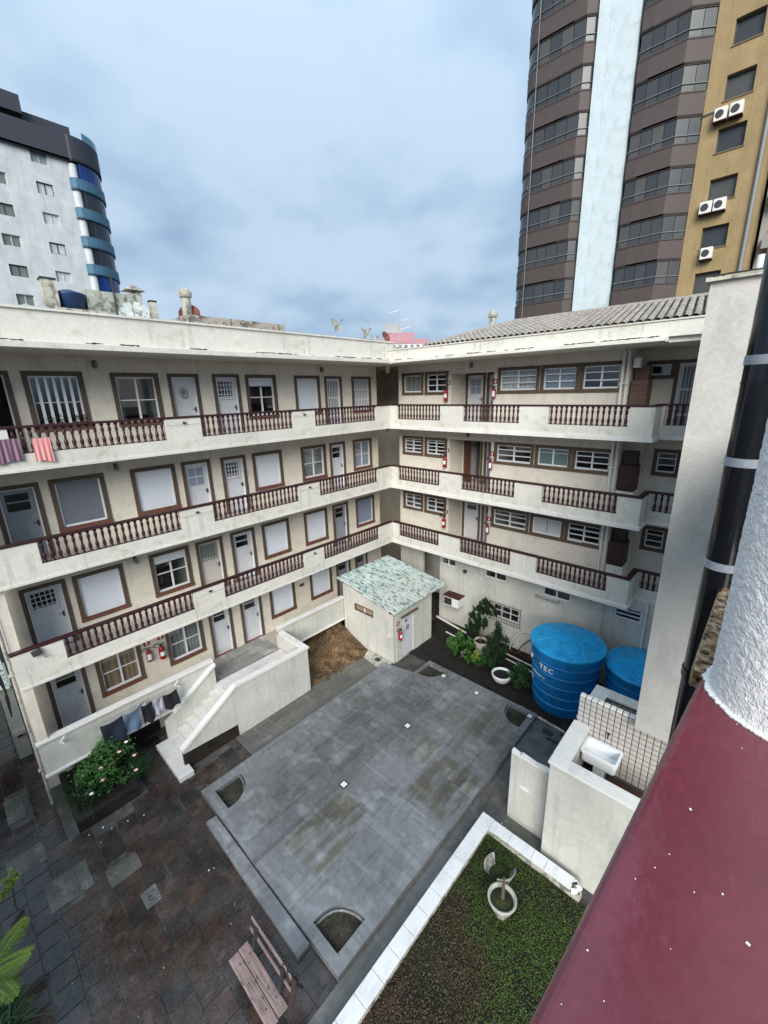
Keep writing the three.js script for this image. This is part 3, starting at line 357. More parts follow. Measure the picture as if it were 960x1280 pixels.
  // rooms behind the openings: floors, partition ends and inner faces
  const rm = part('inner_end_wall', B, M.room, box(-8.8, 0, -0.74, -4.21, 12, -0.54));
  for (const y of FLOOR) part('room_floor', rm, M.room, box(-8.8, y - 0.15, -0.53, -1.56, y - 0.03, 14.055)); part('room_ceiling', rm, M.room, box(-8.8, 12.01, -0.53, -1.56, 12.12, 14.055));
  for (const z of [3.2, 6.42, 9.05, 10.95]) part('room_partition', rm, M.room, box(-8.79, 0, z, -1.56, 12, z + 0.12));
  // downpipe at the outer end
  part('downpipe', B, M.pot, rod([-0.1, 0, 14.35], [-0.1, 12, 14.35], 0.04, 10), box(-0.16, 1.2, 14.3, -0.04, 1.25, 14.43), box(-0.16, 4.2, 14.3, -0.04, 4.25, 14.43));
  // sloped stringer wall on the gallery side of the stair
  part('stair_stringer', B, M.ground, slab([[9.5, 0], [9.5, 1.9], [10.95, 0.95], [11.28, 0.75], [11.28, 0]], 'x', 0.001, 0.12)); part('stringer_coping', B, M.coping, slab([[9.46, 1.9], [9.46, 1.98], [11.0, 1.0], [10.98, 0.92]], 'x', -0.02, 0.16));
}

// ---------------------------------------------------------------- far wing (runs along x, faces +z)
const RW = thing('apartment_wing', [5, 0, ZW], 'cream gallery wing under a grey barrel tiled roof, water tanks before it', 'building');
{
  const B = RW, H = [[], [], []], h = [11.65, 8.78, 6.04], b = [10.67, 7.88, 5.13];
  const K = [[['boarded', { sh: M.curtainGrey }], ['louvre', {}], ['louvre', { cloth: M.curtain }], ['louvre', { cloth: M.curtainBlue }], ['louvre', {}]], [['louvre', { rows: 4 }], ['louvre', { rows: 4 }], ['louvre', {}], ['curtain', { cloth: M.curtainTeal, mid: 0.74, folds: 12 }], ['louvre', {}]], [['louvre', {}], ['louvre', {}], ['louvre', {}], ['paper', {}], ['louvre', {}]]];
  const P = [[-0.38, 0.88], [0.96, 2.22], [4.56, 6.25], [6.29, 7.66], [7.68, 9.06]];
  for (let r = 0; r < 3; r++) { P.forEach(([a, c], i) => H[r].push(addWindow(FR, B, K[r][i][0], a, c, h[r], b[r], { ...K[r][i][1], sillMat: M.brown }))); }
  const lev = [[FLOOR[0], 12.0], [FLOOR[1], 9.25], [FLOOR[2], 6.5]];
  for (let r = 0; r < 3; r++) {
    part('wall', B, M.wallR, wallWithHoles(FR, -0.6, 2.36, lev[r][0] - 0.15, lev[r][1] + 0.02, H[r].slice(0, 2)), wallWithHoles(FR, 4.4, 9.22, lev[r][0] - 0.15, lev[r][1] + 0.02, H[r].slice(2)), box(2.36, lev[r][0] + 2.1, ZW - 0.2, 4.4, lev[r][1] + 0.02, ZW - 0.001));
    // recessed doors between two pilasters
    const al = part('door_recess', B, M.wallR, box(2.2, lev[r][0] - 0.1, -2.6, 2.36, lev[r][1], ZW - 0.2), box(4.4, lev[r][0] - 0.1, -2.6, 4.52, lev[r][1], ZW - 0.2));
    part('ceiling', al, M.wallR, box(2.36, lev[r][0] + 2.18, -2.6, 4.4, lev[r][0] + 2.25, ZW - 0.2)); part('back', al, M.wallR, wallWithHoles(FRA, 2.36, 4.4, lev[r][0] - 0.1, lev[r][0] + 2.18, [[2.51, 3.31, lev[r][0], lev[r][0] + 2.05], [3.57, 4.29, lev[r][0], lev[r][0] + 2.05]], 0.2));
    if (r === 1) { addDoor(FRA, B, 'open', 2.42, 3.4, lev[r][0] + 2.14, lev[r][0]); part('open_leaf', B, mat([0.16, 0.045, 0.025], 0.5, { map: T.wood }), box(2.53, lev[r][0] + 0.02, -2.38, 2.8, lev[r][0] + 2.0, -2.34)); } else addDoor(FRA, B, r === 0 ? 'lace' : 'dark', 2.42, 3.4, lev[r][0] + 2.14, lev[r][0]);
    addDoor(FRA, B, r === 0 ? 'glassbars' : 'dark', 3.48, 4.38, lev[r][0] + 2.14, lev[r][0], { leaf: r ? M.greyDoor : M.whiteDoor });
    // recess at the outer end with the gas cupboards
    part('end_recess', B, M.wallR, box(9.05, lev[r][0] - 0.1, -2.6, 9.22, lev[r][1], ZW - 0.2), ...(r ? [box(9.22, lev[r][0] - 0.1, -2.4, 9.78, lev[r][1], -2.0)] : []));
    const hb = r === 0 ? [addWindow(FRB, B, 'louvre', 9.44, 10.26, 11.63, 11.05, { cols: 1, rows: 1, sillMat: M.brown }), addDoor(FRB, B, 'glassbars', 10.26, 11.25, 11.62, FLOOR[0])] : [addWindow(FRB, B, 'louvre', 10.02, 10.82, lev[r][0] + 2.1, lev[r][0] + 1.18, { cols: 1, rows: 3, sillMat: M.brown })];
    part('recess_wall', B, M.wallR, wallWithHoles(FRB, 9.22, 13.5, lev[r][0] - 0.15, lev[r][1] + 0.02, hb));
  }
  const segs = [[0.4, 2.73], [3.82, 6.16], [7.2, 9.66]], XE = 10.32, ZJ = -0.98;
  for (let r = 0; r < 3; r++) {
    const y = RAIL[r], bt = y - 1.057, cb = y - 0.65, gs = [box(0.001, bt + 0.002, -0.13, XE, cb, 0)];
    for (const [a, c] of [[0.001, 0.4], [2.73, 3.82], [6.16, 7.2], [9.66, XE - 0.002]]) gs.push(box(a, cb - 0.01, -0.127, c, y - 0.06, -0.003));
    gs.push(box(XE - 0.13, bt + 0.003, ZJ + 0.0, XE - 0.004, y - 0.061, -0.131), box(XE + 0.001, bt + 0.002, ZJ - 0.13, 13.2, cb, ZJ), box(XE - 0.12, cb, ZJ - 0.13, XE + 0.08, y - 0.061, ZJ - 0.003));
    const bal = part('balcony', B, M.fascia, gs);
    part('slab', bal, M.eave, box(-0.129, bt + 0.006, ZW - 1.3, XE - 0.132, y - 0.952, -0.132), box(XE - 0.1315, bt + 0.0065, ZW - 1.3, 13.2, y - 0.952, ZJ - 0.131));
    part('gallery_floor', bal, M.floor, box(-0.13, y - 0.9515, ZW - 1.25, XE - 0.132, y - 0.901, -0.132), box(XE - 0.1325, y - 0.9515, ZW - 1.25, 13.2, y - 0.9015, ZJ - 0.132));
    part('drip_edge', bal, M.coping, box(0.03, bt - 0.02, 0.0005, XE + 0.06, bt + 0.1, 0.06), box(XE + 0.0005, bt - 0.02, ZJ, XE + 0.06, bt + 0.1, 0.0), box(XE + 0.061, bt - 0.02, ZJ + 0.0005, 13.2, bt + 0.1, ZJ + 0.06));
    part('handrail', bal, M.maroon, rbox(0.024, y - 0.06, -0.145, XE + 0.02, y, 0.022, 0.012, 1), rbox(XE - 0.15, y - 0.06, ZJ - 0.14, XE + 0.02, y - 0.001, -0.146, 0.012, 1), rbox(XE + 0.021, y - 0.06, ZJ - 0.145, 13.2, y - 0.0005, ZJ + 0.022, 0.012, 1));
    for (const [a, c] of segs) { part('foot_rail', bal, M.maroon, box(a, cb, -0.1, c, cb + 0.012, -0.03)); balusters(bal, s => [s, 0, -0.065], a, c, cb + 0.01); }
    balusters(bal, s => [s, 0, ZJ - 0.065], XE + 0.1, 11.6, cb + 0.01);
  }
  // ground storey
  const W = []; W.push(addWindow(FRG, B, 'louvre', 2.31, 3.16, 3.32, 2.92, { sw: 0.015, cols: 2, rows: 1 })); W.push(addWindow(FRG, B, 'louvre', 4.64, 5.69, 3.32, 2.93, { sw: 0.015, cols: 2, rows: 1 })); W.push(addWindow(FRG, B, 'louvre', 5.12, 6.35, 1.86, 1.2, { sw: 0.015, cols: 3, rows: 2 })); W.push(addWindow(FRG, B, 'louvre', 7.23, 8.33, 3.32, 2.9, { sw: 0.015, cols: 2, rows: 1 })); W.push(addWindow(FRG, B, 'louvre', 9.81, 10.7, 3.43, 2.9, { sw: 0.02, cols: 1, rows: 3 }));
  part('ground_wall', B, M.ground, wallWithHoles(FRG, 2.26, 13.2, -0.06, 3.77, W)); part('ground_return', B, M.ground, box(2.26, -0.06, -3, 2.4, 3.74, -1.001), box(-0.6, 1.1, -1.42, 0.9, 3.74, -1.3));
  part('wall_strip', B, M.ground, box(9.27, 0, -0.799, 9.49, 3.74, -0.76)); part('passage_wall', B, M.ground, box(-0.6, 0, -3.2, 2.3, 3.74, -3));
  const bars = []; for (let k = 0; k <= 12; k++) bars.push(rod([5.03 + k * 0.118, 1.1, -0.7], [5.03 + k * 0.118, 1.98, -0.7], 0.009, 5)); for (let k = 0; k <= 5; k++) bars.push(rod([5.02, 1.11 + k * 0.17, -0.7], [6.46, 1.11 + k * 0.17, -0.7], 0.009, 5)); for (const x of [5.03, 6.45]) for (const y of [1.11, 1.96]) bars.push(rod([x, y, -0.7], [x, y, -0.8], 0.009, 5));
  part('window_cage', B, M.iron, bars);
  part('tube_lamp', B, M.steel, rod([7.05, 2.85, -0.68], [7.9, 2.85, -0.68], 0.035, 10), box(7.02, 2.8, -0.8, 7.06, 2.9, -0.64), box(7.9, 2.8, -0.8, 7.94, 2.9, -0.64));
  part('conduit', B, M.pvc, rod([3.45, 1.9, -0.78], [3.45, 3.75, -0.78], 0.014, 6), rod([10.81, 0.3, -0.72], [10.81, 3.95, -0.72], 0.04, 8));
  part('wall_light', B, M.iron, box(3.62, 2.88, -0.8, 3.76, 3.0, -0.68));
  for (const y of [9.41, 6.66, 3.91]) part('downpipe', B, M.pvc, rod([9.02, y, -1.22], [9.02, y + 2.5, -1.22], 0.05, 10), rod([9.16, y, -1.24], [9.16, y + 2.5, -1.24], 0.04, 10), box(8.95, y + 1.5, -1.3, 9.22, y + 1.53, -1.17));
  // rooms behind the openings
  const rm = part('back_wall', B, M.room, box(-4.2, 0, -8, 13.5, 12, -7.8)); part('room_end', rm, M.room, box(13.3, 0, -7.79, 13.5, 12, -2.61)); part('room_end', rm, M.room, box(-0.79, 0, -7.79, -0.6, 12, -4.21));
  for (const y of [9.41, 6.66, 3.91]) part('room_floor', rm, M.room, box(-0.59, y - 0.15, -7.79, 13.29, y - 0.03, -2.61)); part('room_ceiling', rm, M.room, box(-0.59, 12.0, -7.79, 13.29, 12.12, -2.71));
  for (const x of [2.23, 4.42, 7.0]) part('room_partition', rm, M.room, box(x, 0, -7.78, x + 0.1, 12, -2.63));
  // eaves and roof
  const rf = part('eave', B, M.eave, box(0.302, 12.0, ZW - 1.4, 10.4, 12.134, 0.3), box(10.4005, 11.99, ZW - 1.3, 14, 12.134, 0.0));
  part('gutter', rf, M.eave, rbox(0.53, 12.0, 0.3005, 10.38, 12.12, 0.5, 0.02, 1)); part('fascia_band', rf, M.fascia, box(0.0, 12.135, -0.1, 14, 12.54, 0.14));
  part('fascia_cap', rf, M.eave, box(0.0, 12.5405, -0.12, 14, 12.575, 0.18)); part('corner_block', rf, M.grime, box(-1.3, 12.14, -1.5, 0.0, 12.75, -0.26));
  { const R = rand(12), gs = []; for (let x = 0.7; x < 10.2; x += 0.05) if (fbm(x / 15, 0.7, 40, 4, 3, 8) > 0.47) gs.push(turned(box(x, 12.115, 0.4, x + 0.07, 12.125 + 0.022 * R(), 0.48 + 0.03 * R()), [x, 12.12, 0.5], 0, 0.4 * (R() - 0.5), 0)); const ms = part('gutter_moss', rf, M.moss, gs); ms.userData.kind = 'stuff'; }
  // roof: eave line z=.1, ridge z=-4; barrel tiles
  const e = [12.56, 0.12], rg = [13.62, -4], hx = 2.1, hr = 3.9;
  const deck = new THREE.BufferGeometry(); deck.setAttribute('position', new THREE.Float32BufferAttribute([hx, e[0], e[1], 14, e[0], e[1], 14, rg[0], rg[1], hx, e[0], e[1], 14, rg[0], rg[1], hr, rg[0], rg[1], hx, e[0], e[1], hr, rg[0], rg[1], hr - 1.2, 12.5, -6, hr, rg[0], rg[1], 14, rg[0], rg[1], 14, 12.6, -8, hr, rg[0], rg[1], 14, 12.6, -8, hr - 1.2, 12.6, -8], 3)); deck.computeVertexNormals();
  const roof = part('roof', B, M.roofTile[1], uvm(deck));
  const len = Math.hypot(rg[0] - e[0], rg[1] - e[1]), ang = Math.atan2(rg[0] - e[0], e[1] - rg[1]), rows = 11, step = len / rows, pw = 0.215;
  const tg = (() => { const g = new THREE.CylinderGeometry(0.078, 0.092, step * 1.13, 7, 1, true, -Math.PI / 2, Math.PI); g.rotateX(-Math.PI / 2); return plain(g); })();
  const tl = []; const R = rand(31);
  for (let r = 0; r < rows; r++) { const t = (r + 0.5) / rows, y = mix(e[0], rg[0], t) + 0.015, z = mix(e[1] + 0.05, rg[1], t), x0 = mix(hx, hr, t) + 0.15; for (let x = x0; x < 12.4; x += pw) tl.push([x + 0.012 * (R() - 0.5), y, z, 0.03 * (R() - 0.5), Math.floor(R() * 3)]); }
  tl.sort((a, b2) => Math.hypot(a[0] - CX, a[2] - CZ) - Math.hypot(b2[0] - CX, b2[2] - CZ));
  const g2 = tg.clone(); g2.rotateX(-ang + Math.PI + 0); const far = [[], [], []];
  const tileGeo = (() => { const g = tg.clone(); g.applyMatrix4(new THREE.Matrix4().makeRotationX(ang + 0.045)); return g; })();
  tl.forEach((t, i) => { if (i < 300) copyPart('roof_tile', roof, M.roofTile[t[4]], tileGeo, t[0], t[1], t[2], t[3]); else far[t[4]].push(moved(tileGeo, t[0], t[1], t[2])); });
  far.forEach((g, i) => { if (g.length) part('far_roof_tiles', roof, M.roofTile[i], g).userData.kind = 'stuff'; });
  const hp = []; for (let k = 0; k < 14; k++) { const a = k / 14, c = (k + 1.12) / 14; hp.push(rod([mix(hx, hr, a), mix(e[0], rg[0], a) + 0.04, mix(e[1], rg[1], a)], [mix(hx, hr, c), mix(e[0], rg[0], c) + 0.06, mix(e[1], rg[1], c)], 0.1, 8, 0.085)); } for (let x = hr; x < 12; x += 0.36) hp.push(rod([x, rg[0] + 0.03, rg[1]], [x + 0.4, rg[0] + 0.045, rg[1]], 0.1, 8, 0.085));
  part('ridge_tiles', roof, M.roofTile[1], hp);
}

// ================================================================ STAIRCASE
{
  const st = thing('staircase', [0.8, 0, 9], 'pale tiled outdoor staircase with white coped solid side wall', 'stairs');
  part('landing', st, M.ground, box(-0.12, 0.0, 6.82, 1.5, 1.14, 9.5)); part('landing_floor', st, mat([0.62, 0.6, 0.54], 0.7, { map: T.concrete }), box(XW + 0.02, 1.135, 6.82, -0.02, 1.186, 9.5)); part('drain_channel', st, M.iron, box(-0.02, 1.145, 6.82, 0.03, 1.165, 9.5));
  for (let i = 0; i < 6; i++) for (let j = 0; j < 4; j++) part('landing_tile', st, M.stepTile, box(0.035 + j * 0.366, 1.14, 6.83 + i * 0.445, 0.035 + j * 0.366 + 0.352, 1.186, 6.83 + i * 0.445 + 0.438));
  for (let k = 0; k < 6; k++) { const y = 1.18 - (k + 1) * 0.17, z = 9.5 + k * 0.29; const s = part('step', st, M.ground, box(0.121, 0, z, 1.499, y - 0.02, z + 0.29)); for (let j = 0; j < 4; j++) part('step_tile', s, M.stepTile, rbox(0.124 + j * 0.344, y - 0.02, z, 0.124 + j * 0.344 + 0.332, y + 0.005, z + 0.315, 0.006, 1)); }  // risers in darker render than the treads, painting the shade on their faces
  part('bottom_step', st, M.stepTile, rbox(0.1, -0.02, 11.26, 1.95, 0.15, 11.68, 0.012, 1));
  const w = part('side_wall', st, M.ground, slab([[6.65, 0], [6.65, 1.8], [9.5, 1.84], [11.36, 0.68], [11.36, 0.58], [9.6, 0.45], [9.58, 0]], 'x', 1.5, 1.62), box(-0.02, 0, 6.65, 1.4995, 1.8, 6.8));
  part('coping', w, M.coping, slab([[6.6, 1.8], [6.6, 1.88], [9.52, 1.925], [11.4, 0.75], [11.38, 0.66], [9.5, 1.841]], 'x', 1.46, 1.66), box(-0.1, 1.802, 6.6, 1.459, 1.882, 6.84)); part('brown_base', w, M.brownClad, slab([[9.6, 0], [9.62, 0.45], [11.36, 0.58], [11.36, 0]], 'x', 1.5, 1.6));
}
// ================================================================ SHED
{
  const sh = thing('utility_shed', [1.5, 0, 2], 'small cream shed with pale corrugated lean-to roof', 'shed');
  const hole = [[0.85, 1.8, 1.72, 2.05]]; const f = { p: (s, y, d) => [s, y, 3.4 + d], ax: 'z', at: 3.4 };
  const S = new THREE.Shape([[0.02, 0], [2.98, 0], [2.98, 2.42], [0.02, 2.85]].map(p => new THREE.Vector2(...p))); S.holes.push(new THREE.Path([[0.74, 1.72], [1.86, 1.72], [1.86, 2.05], [0.74, 2.05]].map(p => new THREE.Vector2(...p))));
  const fx = { p: (s, y, d) => [3.0 + d, y, s], ax: 'x', at: 3.0 };
  const w = part('wall', sh, M.ground, slab(S, 'z', 3.24, 3.4), wallWithHoles(fx, 0.85, 3.2395, 0, 2.42, [[2.12, 2.9, 0, 1.92]], 0.14), box(0.02, 0, 0.85, 2.859, 2.4, 0.97));
  const win = part('window', sh, M.brown, box(0.74, 1.72, 3.3, 1.86, 1.76, 3.41), box(0.74, 2.01, 3.3, 1.86, 2.05, 3.41), box(0.74, 1.76, 3.3, 0.78, 2.01, 3.41), box(1.82, 1.76, 3.3, 1.86, 2.01, 3.41)); part('mullion', win, M.white, box(1.29, 1.76, 3.31, 1.33, 2.01, 3.37)); part('pane', win, M.curtainTan, box(0.78, 1.76, 3.33, 1.29, 2.01, 3.34)); part('pane', win, M.curtainTan, box(1.33, 1.76, 3.33, 1.82, 2.01, 3.34));
  const d = part('door', sh, M.whiteDoor, box(2.9, 0.03, 2.125, 2.96, 1.915, 2.895)); part('panel', d, M.whiteDoor, box(2.96, 0.12, 2.25, 2.968, 0.95, 2.8), box(2.96, 1.02, 2.25, 2.968, 1.8, 2.8)); part('notice', d, M.curtainGrey, box(2.969, 1.2, 2.4, 2.972, 1.42, 2.58)); part('round_sign', d, M.iron, rod([2.968, 1.66, 2.58], [2.974, 1.66, 2.58], 0.06, 14));
  part('door_canopy', sh, M.brown, box(3.0, 1.96, 1.9, 3.1, 2.0, 2.98)); part('meter_box', sh, M.pvc, box(2.72, 1.2, 3.4, 2.82, 1.32, 3.46), rod([2.77, 1.3, 3.43], [2.77, 2.3, 3.43], 0.01, 5));
  const roof = (x0, x1, z0, z1, y0, y1) => { const n = Math.round((z1 - z0) / 0.15) * 6, g = new THREE.PlaneGeometry(1, 1, 6, n), p = g.attributes.position; for (let i = 0; i < p.count; i++) { const t = p.getX(i) + 0.5, s = p.getY(i) + 0.5, z = mix(z0, z1, s); p.setXYZ(i, mix(x0, x1, t), mix(y0, y1, t) + 0.028 * Math.cos((z - z0) / 0.15 * 6.283), z); } g.computeVertexNormals(); return plain(g); };
  part('roof_sheet', sh, M.roofSheet, roof(-0.3, 1.55, 0.1, 3.5, 2.97, 2.72)); part('roof_sheet', sh, M.roofSheet, roof(1.42, 3.22, 0.04, 3.56, 2.71, 2.45)); part('roof_sheet_underside', sh, M.grime, roof(-0.3, 3.18, 0.1, 3.5, 2.935, 2.425)); part('rafter', sh, M.timberDark, box(2.86, 2.33, 0.9, 2.99, 2.4, 3.5));
  single('stone_slab', [2.2, 0, 3.75], 'broken pale stone slab with a drain hole beside the shed', 'slab', M.pot, slab([[1.5, 3.42], [2.9, 3.43], [2.95, 3.72], [2.55, 4.05], [2.35, 3.98], [1.75, 3.95]], 'y', -0.02, 0.05));
  single('drain_cover', [2.3, 0.05, 3.68], 'small rusty drain cover in the broken slab', 'drain', M.iron, box(2.2, 0.051, 3.58, 2.45, 0.062, 3.78));
}
// ================================================================ FIRE EXTINGUISHERS AND SIGNS
const EXT = (x, y, z, nx, nz, h, label, grp, pale = 0) => {   // y: bottom
  const r = h * 0.15, t = thing('fire_extinguisher', [x, y, z], label, 'extinguisher', grp), cx = x + nx * (r + 0.03), cz = z + nz * (r + 0.03);
  part('cylinder', t, M.red, lathe([[0, 0], [r * 0.9, 0], [r, h * 0.04], [r, h * 0.62], [r * 0.8, h * 0.72], [r * 0.3, h * 0.77], [r * 0.3, h * 0.82], [0, h * 0.82]], cx, y, cz, 16));
  part('instruction_label', t, M.flake, (() => { const g = new THREE.CylinderGeometry(r + 0.002, r + 0.002, h * (pale ? 0.42 : 0.26), 10, 1, true, Math.atan2(nx, nz) - 0.9, 1.8); g.translate(cx, y + h * 0.36, cz); return plain(g); })());
  part('valve', t, M.rubber, box(cx - r * 0.35, y + h * 0.8, cz - r * 0.35, cx + r * 0.35, y + h * 0.9, cz + r * 0.35), rod([cx, y + h * 0.9, cz], [cx + nz * r * 1.2 + nx * 0.01, y + h * 0.96, cz - nx * r * 1.2], 0.012, 6));
  const px = -nz, pz = nx; part('hose', t, M.rubber, tube([[cx, y + h * 0.86, cz], [cx + px * r * 1.5, y + h * 1.02, cz + pz * r * 1.5], [cx + px * r * 2.6, y + h * 0.9, cz + pz * r * 2.6], [cx + px * r * 1.4, y + h * 0.78, cz + pz * r * 1.4]], 0.014, 6, 14));
  part('bracket', t, M.iron, box(Math.min(x, cx) - (nx ? 0 : 0.03), y + h * 0.55, Math.min(z, cz) - (nz ? 0 : 0.03), Math.max(x, cx) + (nx ? 0 : 0.03), y + h * 0.6, Math.max(z, cz) + (nz ? 0 : 0.03)));
};
const SIGN = (x, y, z, nx, nz, s, label, grp) => { const t = thing('fire_sign', [x, y, z], label, 'sign', grp), e = (a, b, c, d, o0, o1) => nx ? box(x + o0, y + c, z + a, x + o1, y + d, z + b) : box(x + a, y + c, z + o0, x + b, y + d, z + o1); part('plate', t, M.red, e(-s, s, 0, s * 2, 0.001, 0.008)); part('symbol', t, M.flake, e(-s * 0.28, s * 0.28, s * 0.35, s * 1.35, 0.0085, 0.011), e(-s * 0.1, s * 0.5, s * 1.42, s * 1.62, 0.0085, 0.011)); };
{
  const gR = 'extinguishers along the tiled roof wing', fl = ['top', 'middle', 'lowest'];
  [[10.4, 10.5], [7.5, 7.62], [4.62, 4.8]].forEach(([a, b], i) => { EXT(2.19, a, ZW, 0, 1, 0.62, `tall red extinguisher left of the recessed doors on the ${fl[i]} gallery`, gR); EXT(4.47, b, ZW, 0, 1, 0.5, `pale labelled extinguisher right of the recessed doors on the ${fl[i]} gallery`, gR, 1); SIGN(2.25, a + 0.66, ZW, 0, 1, 0.09, `red sign over the extinguisher left of the doors, ${fl[i]} gallery`, 'extinguisher signs'); SIGN(4.47, b + 0.55, ZW, 0, 1, 0.1, `red sign over the extinguisher right of the doors, ${fl[i]} gallery`, 'extinguisher signs'); });
  EXT(XW, 2.3, 11.02, 1, 0, 0.52, 'pale labelled extinguisher between the two ground floor curtained windows', 'extinguishers on the staircase wing', 1); EXT(XW, 2.2, 10.62, 1, 0, 0.62, 'bright red extinguisher between the two ground floor curtained windows', 'extinguishers on the staircase wing');
  SIGN(XW, 2.84, 11.0, 1, 0, 0.1, 'red sign above the pale labelled ground floor extinguisher', 'extinguisher signs'); SIGN(XW, 2.86, 10.55, 1, 0, 0.1, 'red sign above the bright red ground floor extinguisher', 'extinguisher signs');
  EXT(3.0, 1.06, 3.12, 1, 0, 0.55, 'red extinguisher beside the shed door', 'extinguisher on the shed'); SIGN(3.0, 1.68, 3.13, 1, 0, 0.09, 'red sign above the extinguisher on the shed', 'extinguisher signs');
  // wall lamps of the galleries
  const lamp = (f, s, y, label) => { const [x, , z] = f.p(s, y, 0), [x2, , z2] = f.p(s, y, 0.1); const t = thing('wall_lamp', [x, y, z], label, 'lamp', 'gallery wall lamps'); part('bracket', t, M.brown, f.ax === 'x' ? box(x, y + 0.02, z - 0.05, x + 0.03, y + 0.2, z + 0.05) : box(x - 0.05, y + 0.02, z, x + 0.05, y + 0.2, z + 0.03), rod([x, y + 0.16, z], [x2, y + 0.18, z2], 0.012, 6)); part('glass_shade', t, M.curtainGrey, lathe([[0.02, 0.12], [0.05, 0.1], [0.055, 0.0], [0.035, -0.07], [0, -0.08]], x2, y + 0.05, z2, 12)); };
  lamp(FL, 10.87, 11.7, 'wall lamp between the two leftmost top floor windows of the staircase wing'); lamp(FL, 10.85, 8.8, 'wall lamp between the dark and white shuttered windows'); lamp(FL, 10.84, 5.82, 'wall lamp between the shuttered and half shuttered third row windows'); lamp(FL, 2.76, 11.7, 'wall lamp above the narrow barred glass door'); lamp(FR, 3.35, 11.72, 'wall lamp over the recessed doors of the top far gallery'); lamp(FR, 3.3, 8.92, 'wall lamp over the recessed doors of the middle far gallery');
  single('wall_vent', [XW, 2.68, 4.62], 'small framed vent between ground floor shutters', 'vent', M.brown, [box(XW, 2.64, 4.5, XW + 0.03, 2.76, 4.54), box(XW, 2.64, 4.7, XW + 0.03, 2.76, 4.74), box(XW, 2.74, 4.54, XW + 0.03, 2.76, 4.7), box(XW, 2.64, 4.54, XW + 0.03, 2.66, 4.7), box(XW, 2.66, 4.54, XW + 0.005, 2.74, 4.7)]);
}
// ================================================================ GAS CUPBOARDS
RAIL.forEach((y, i) => {
  const f = y - 0.9, t = thing('gas_cupboard', [9.5, f, -1.6], ['light brown wooden cupboard with a white box above, top gallery', 'dark brown wooden cupboard on a white pedestal, middle gallery', 'dark reddish wooden cupboard on a pedestal, lowest far gallery'][i], 'cupboard', 'cupboards at the gallery end');
  const m = i === 0 ? mat([0.2, 0.12, 0.085], 0.6, { map: T.wood }) : mat([0.075, 0.03, 0.024], 0.5, { map: T.wood });
  part('pedestal', t, M.coping, box(9.25, f, -2.0, 9.8, f + 0.72, -1.3)); part('body', t, m, rbox(9.26, f + 0.722, -1.95, 9.76, f + 1.62, -1.34, 0.015, 1), box(9.3, f + 1.62, -1.9, 9.7, f + 2.05, -1.55)); part('door_leaf', t, m, box(9.3, f + 0.78, -1.34, 9.72, f + 1.56, -1.325));
  if (i === 0) part('meter', t, M.pvc, box(9.28, f + 2.0, -1.5, 9.48, f + 2.3, -1.32));
});
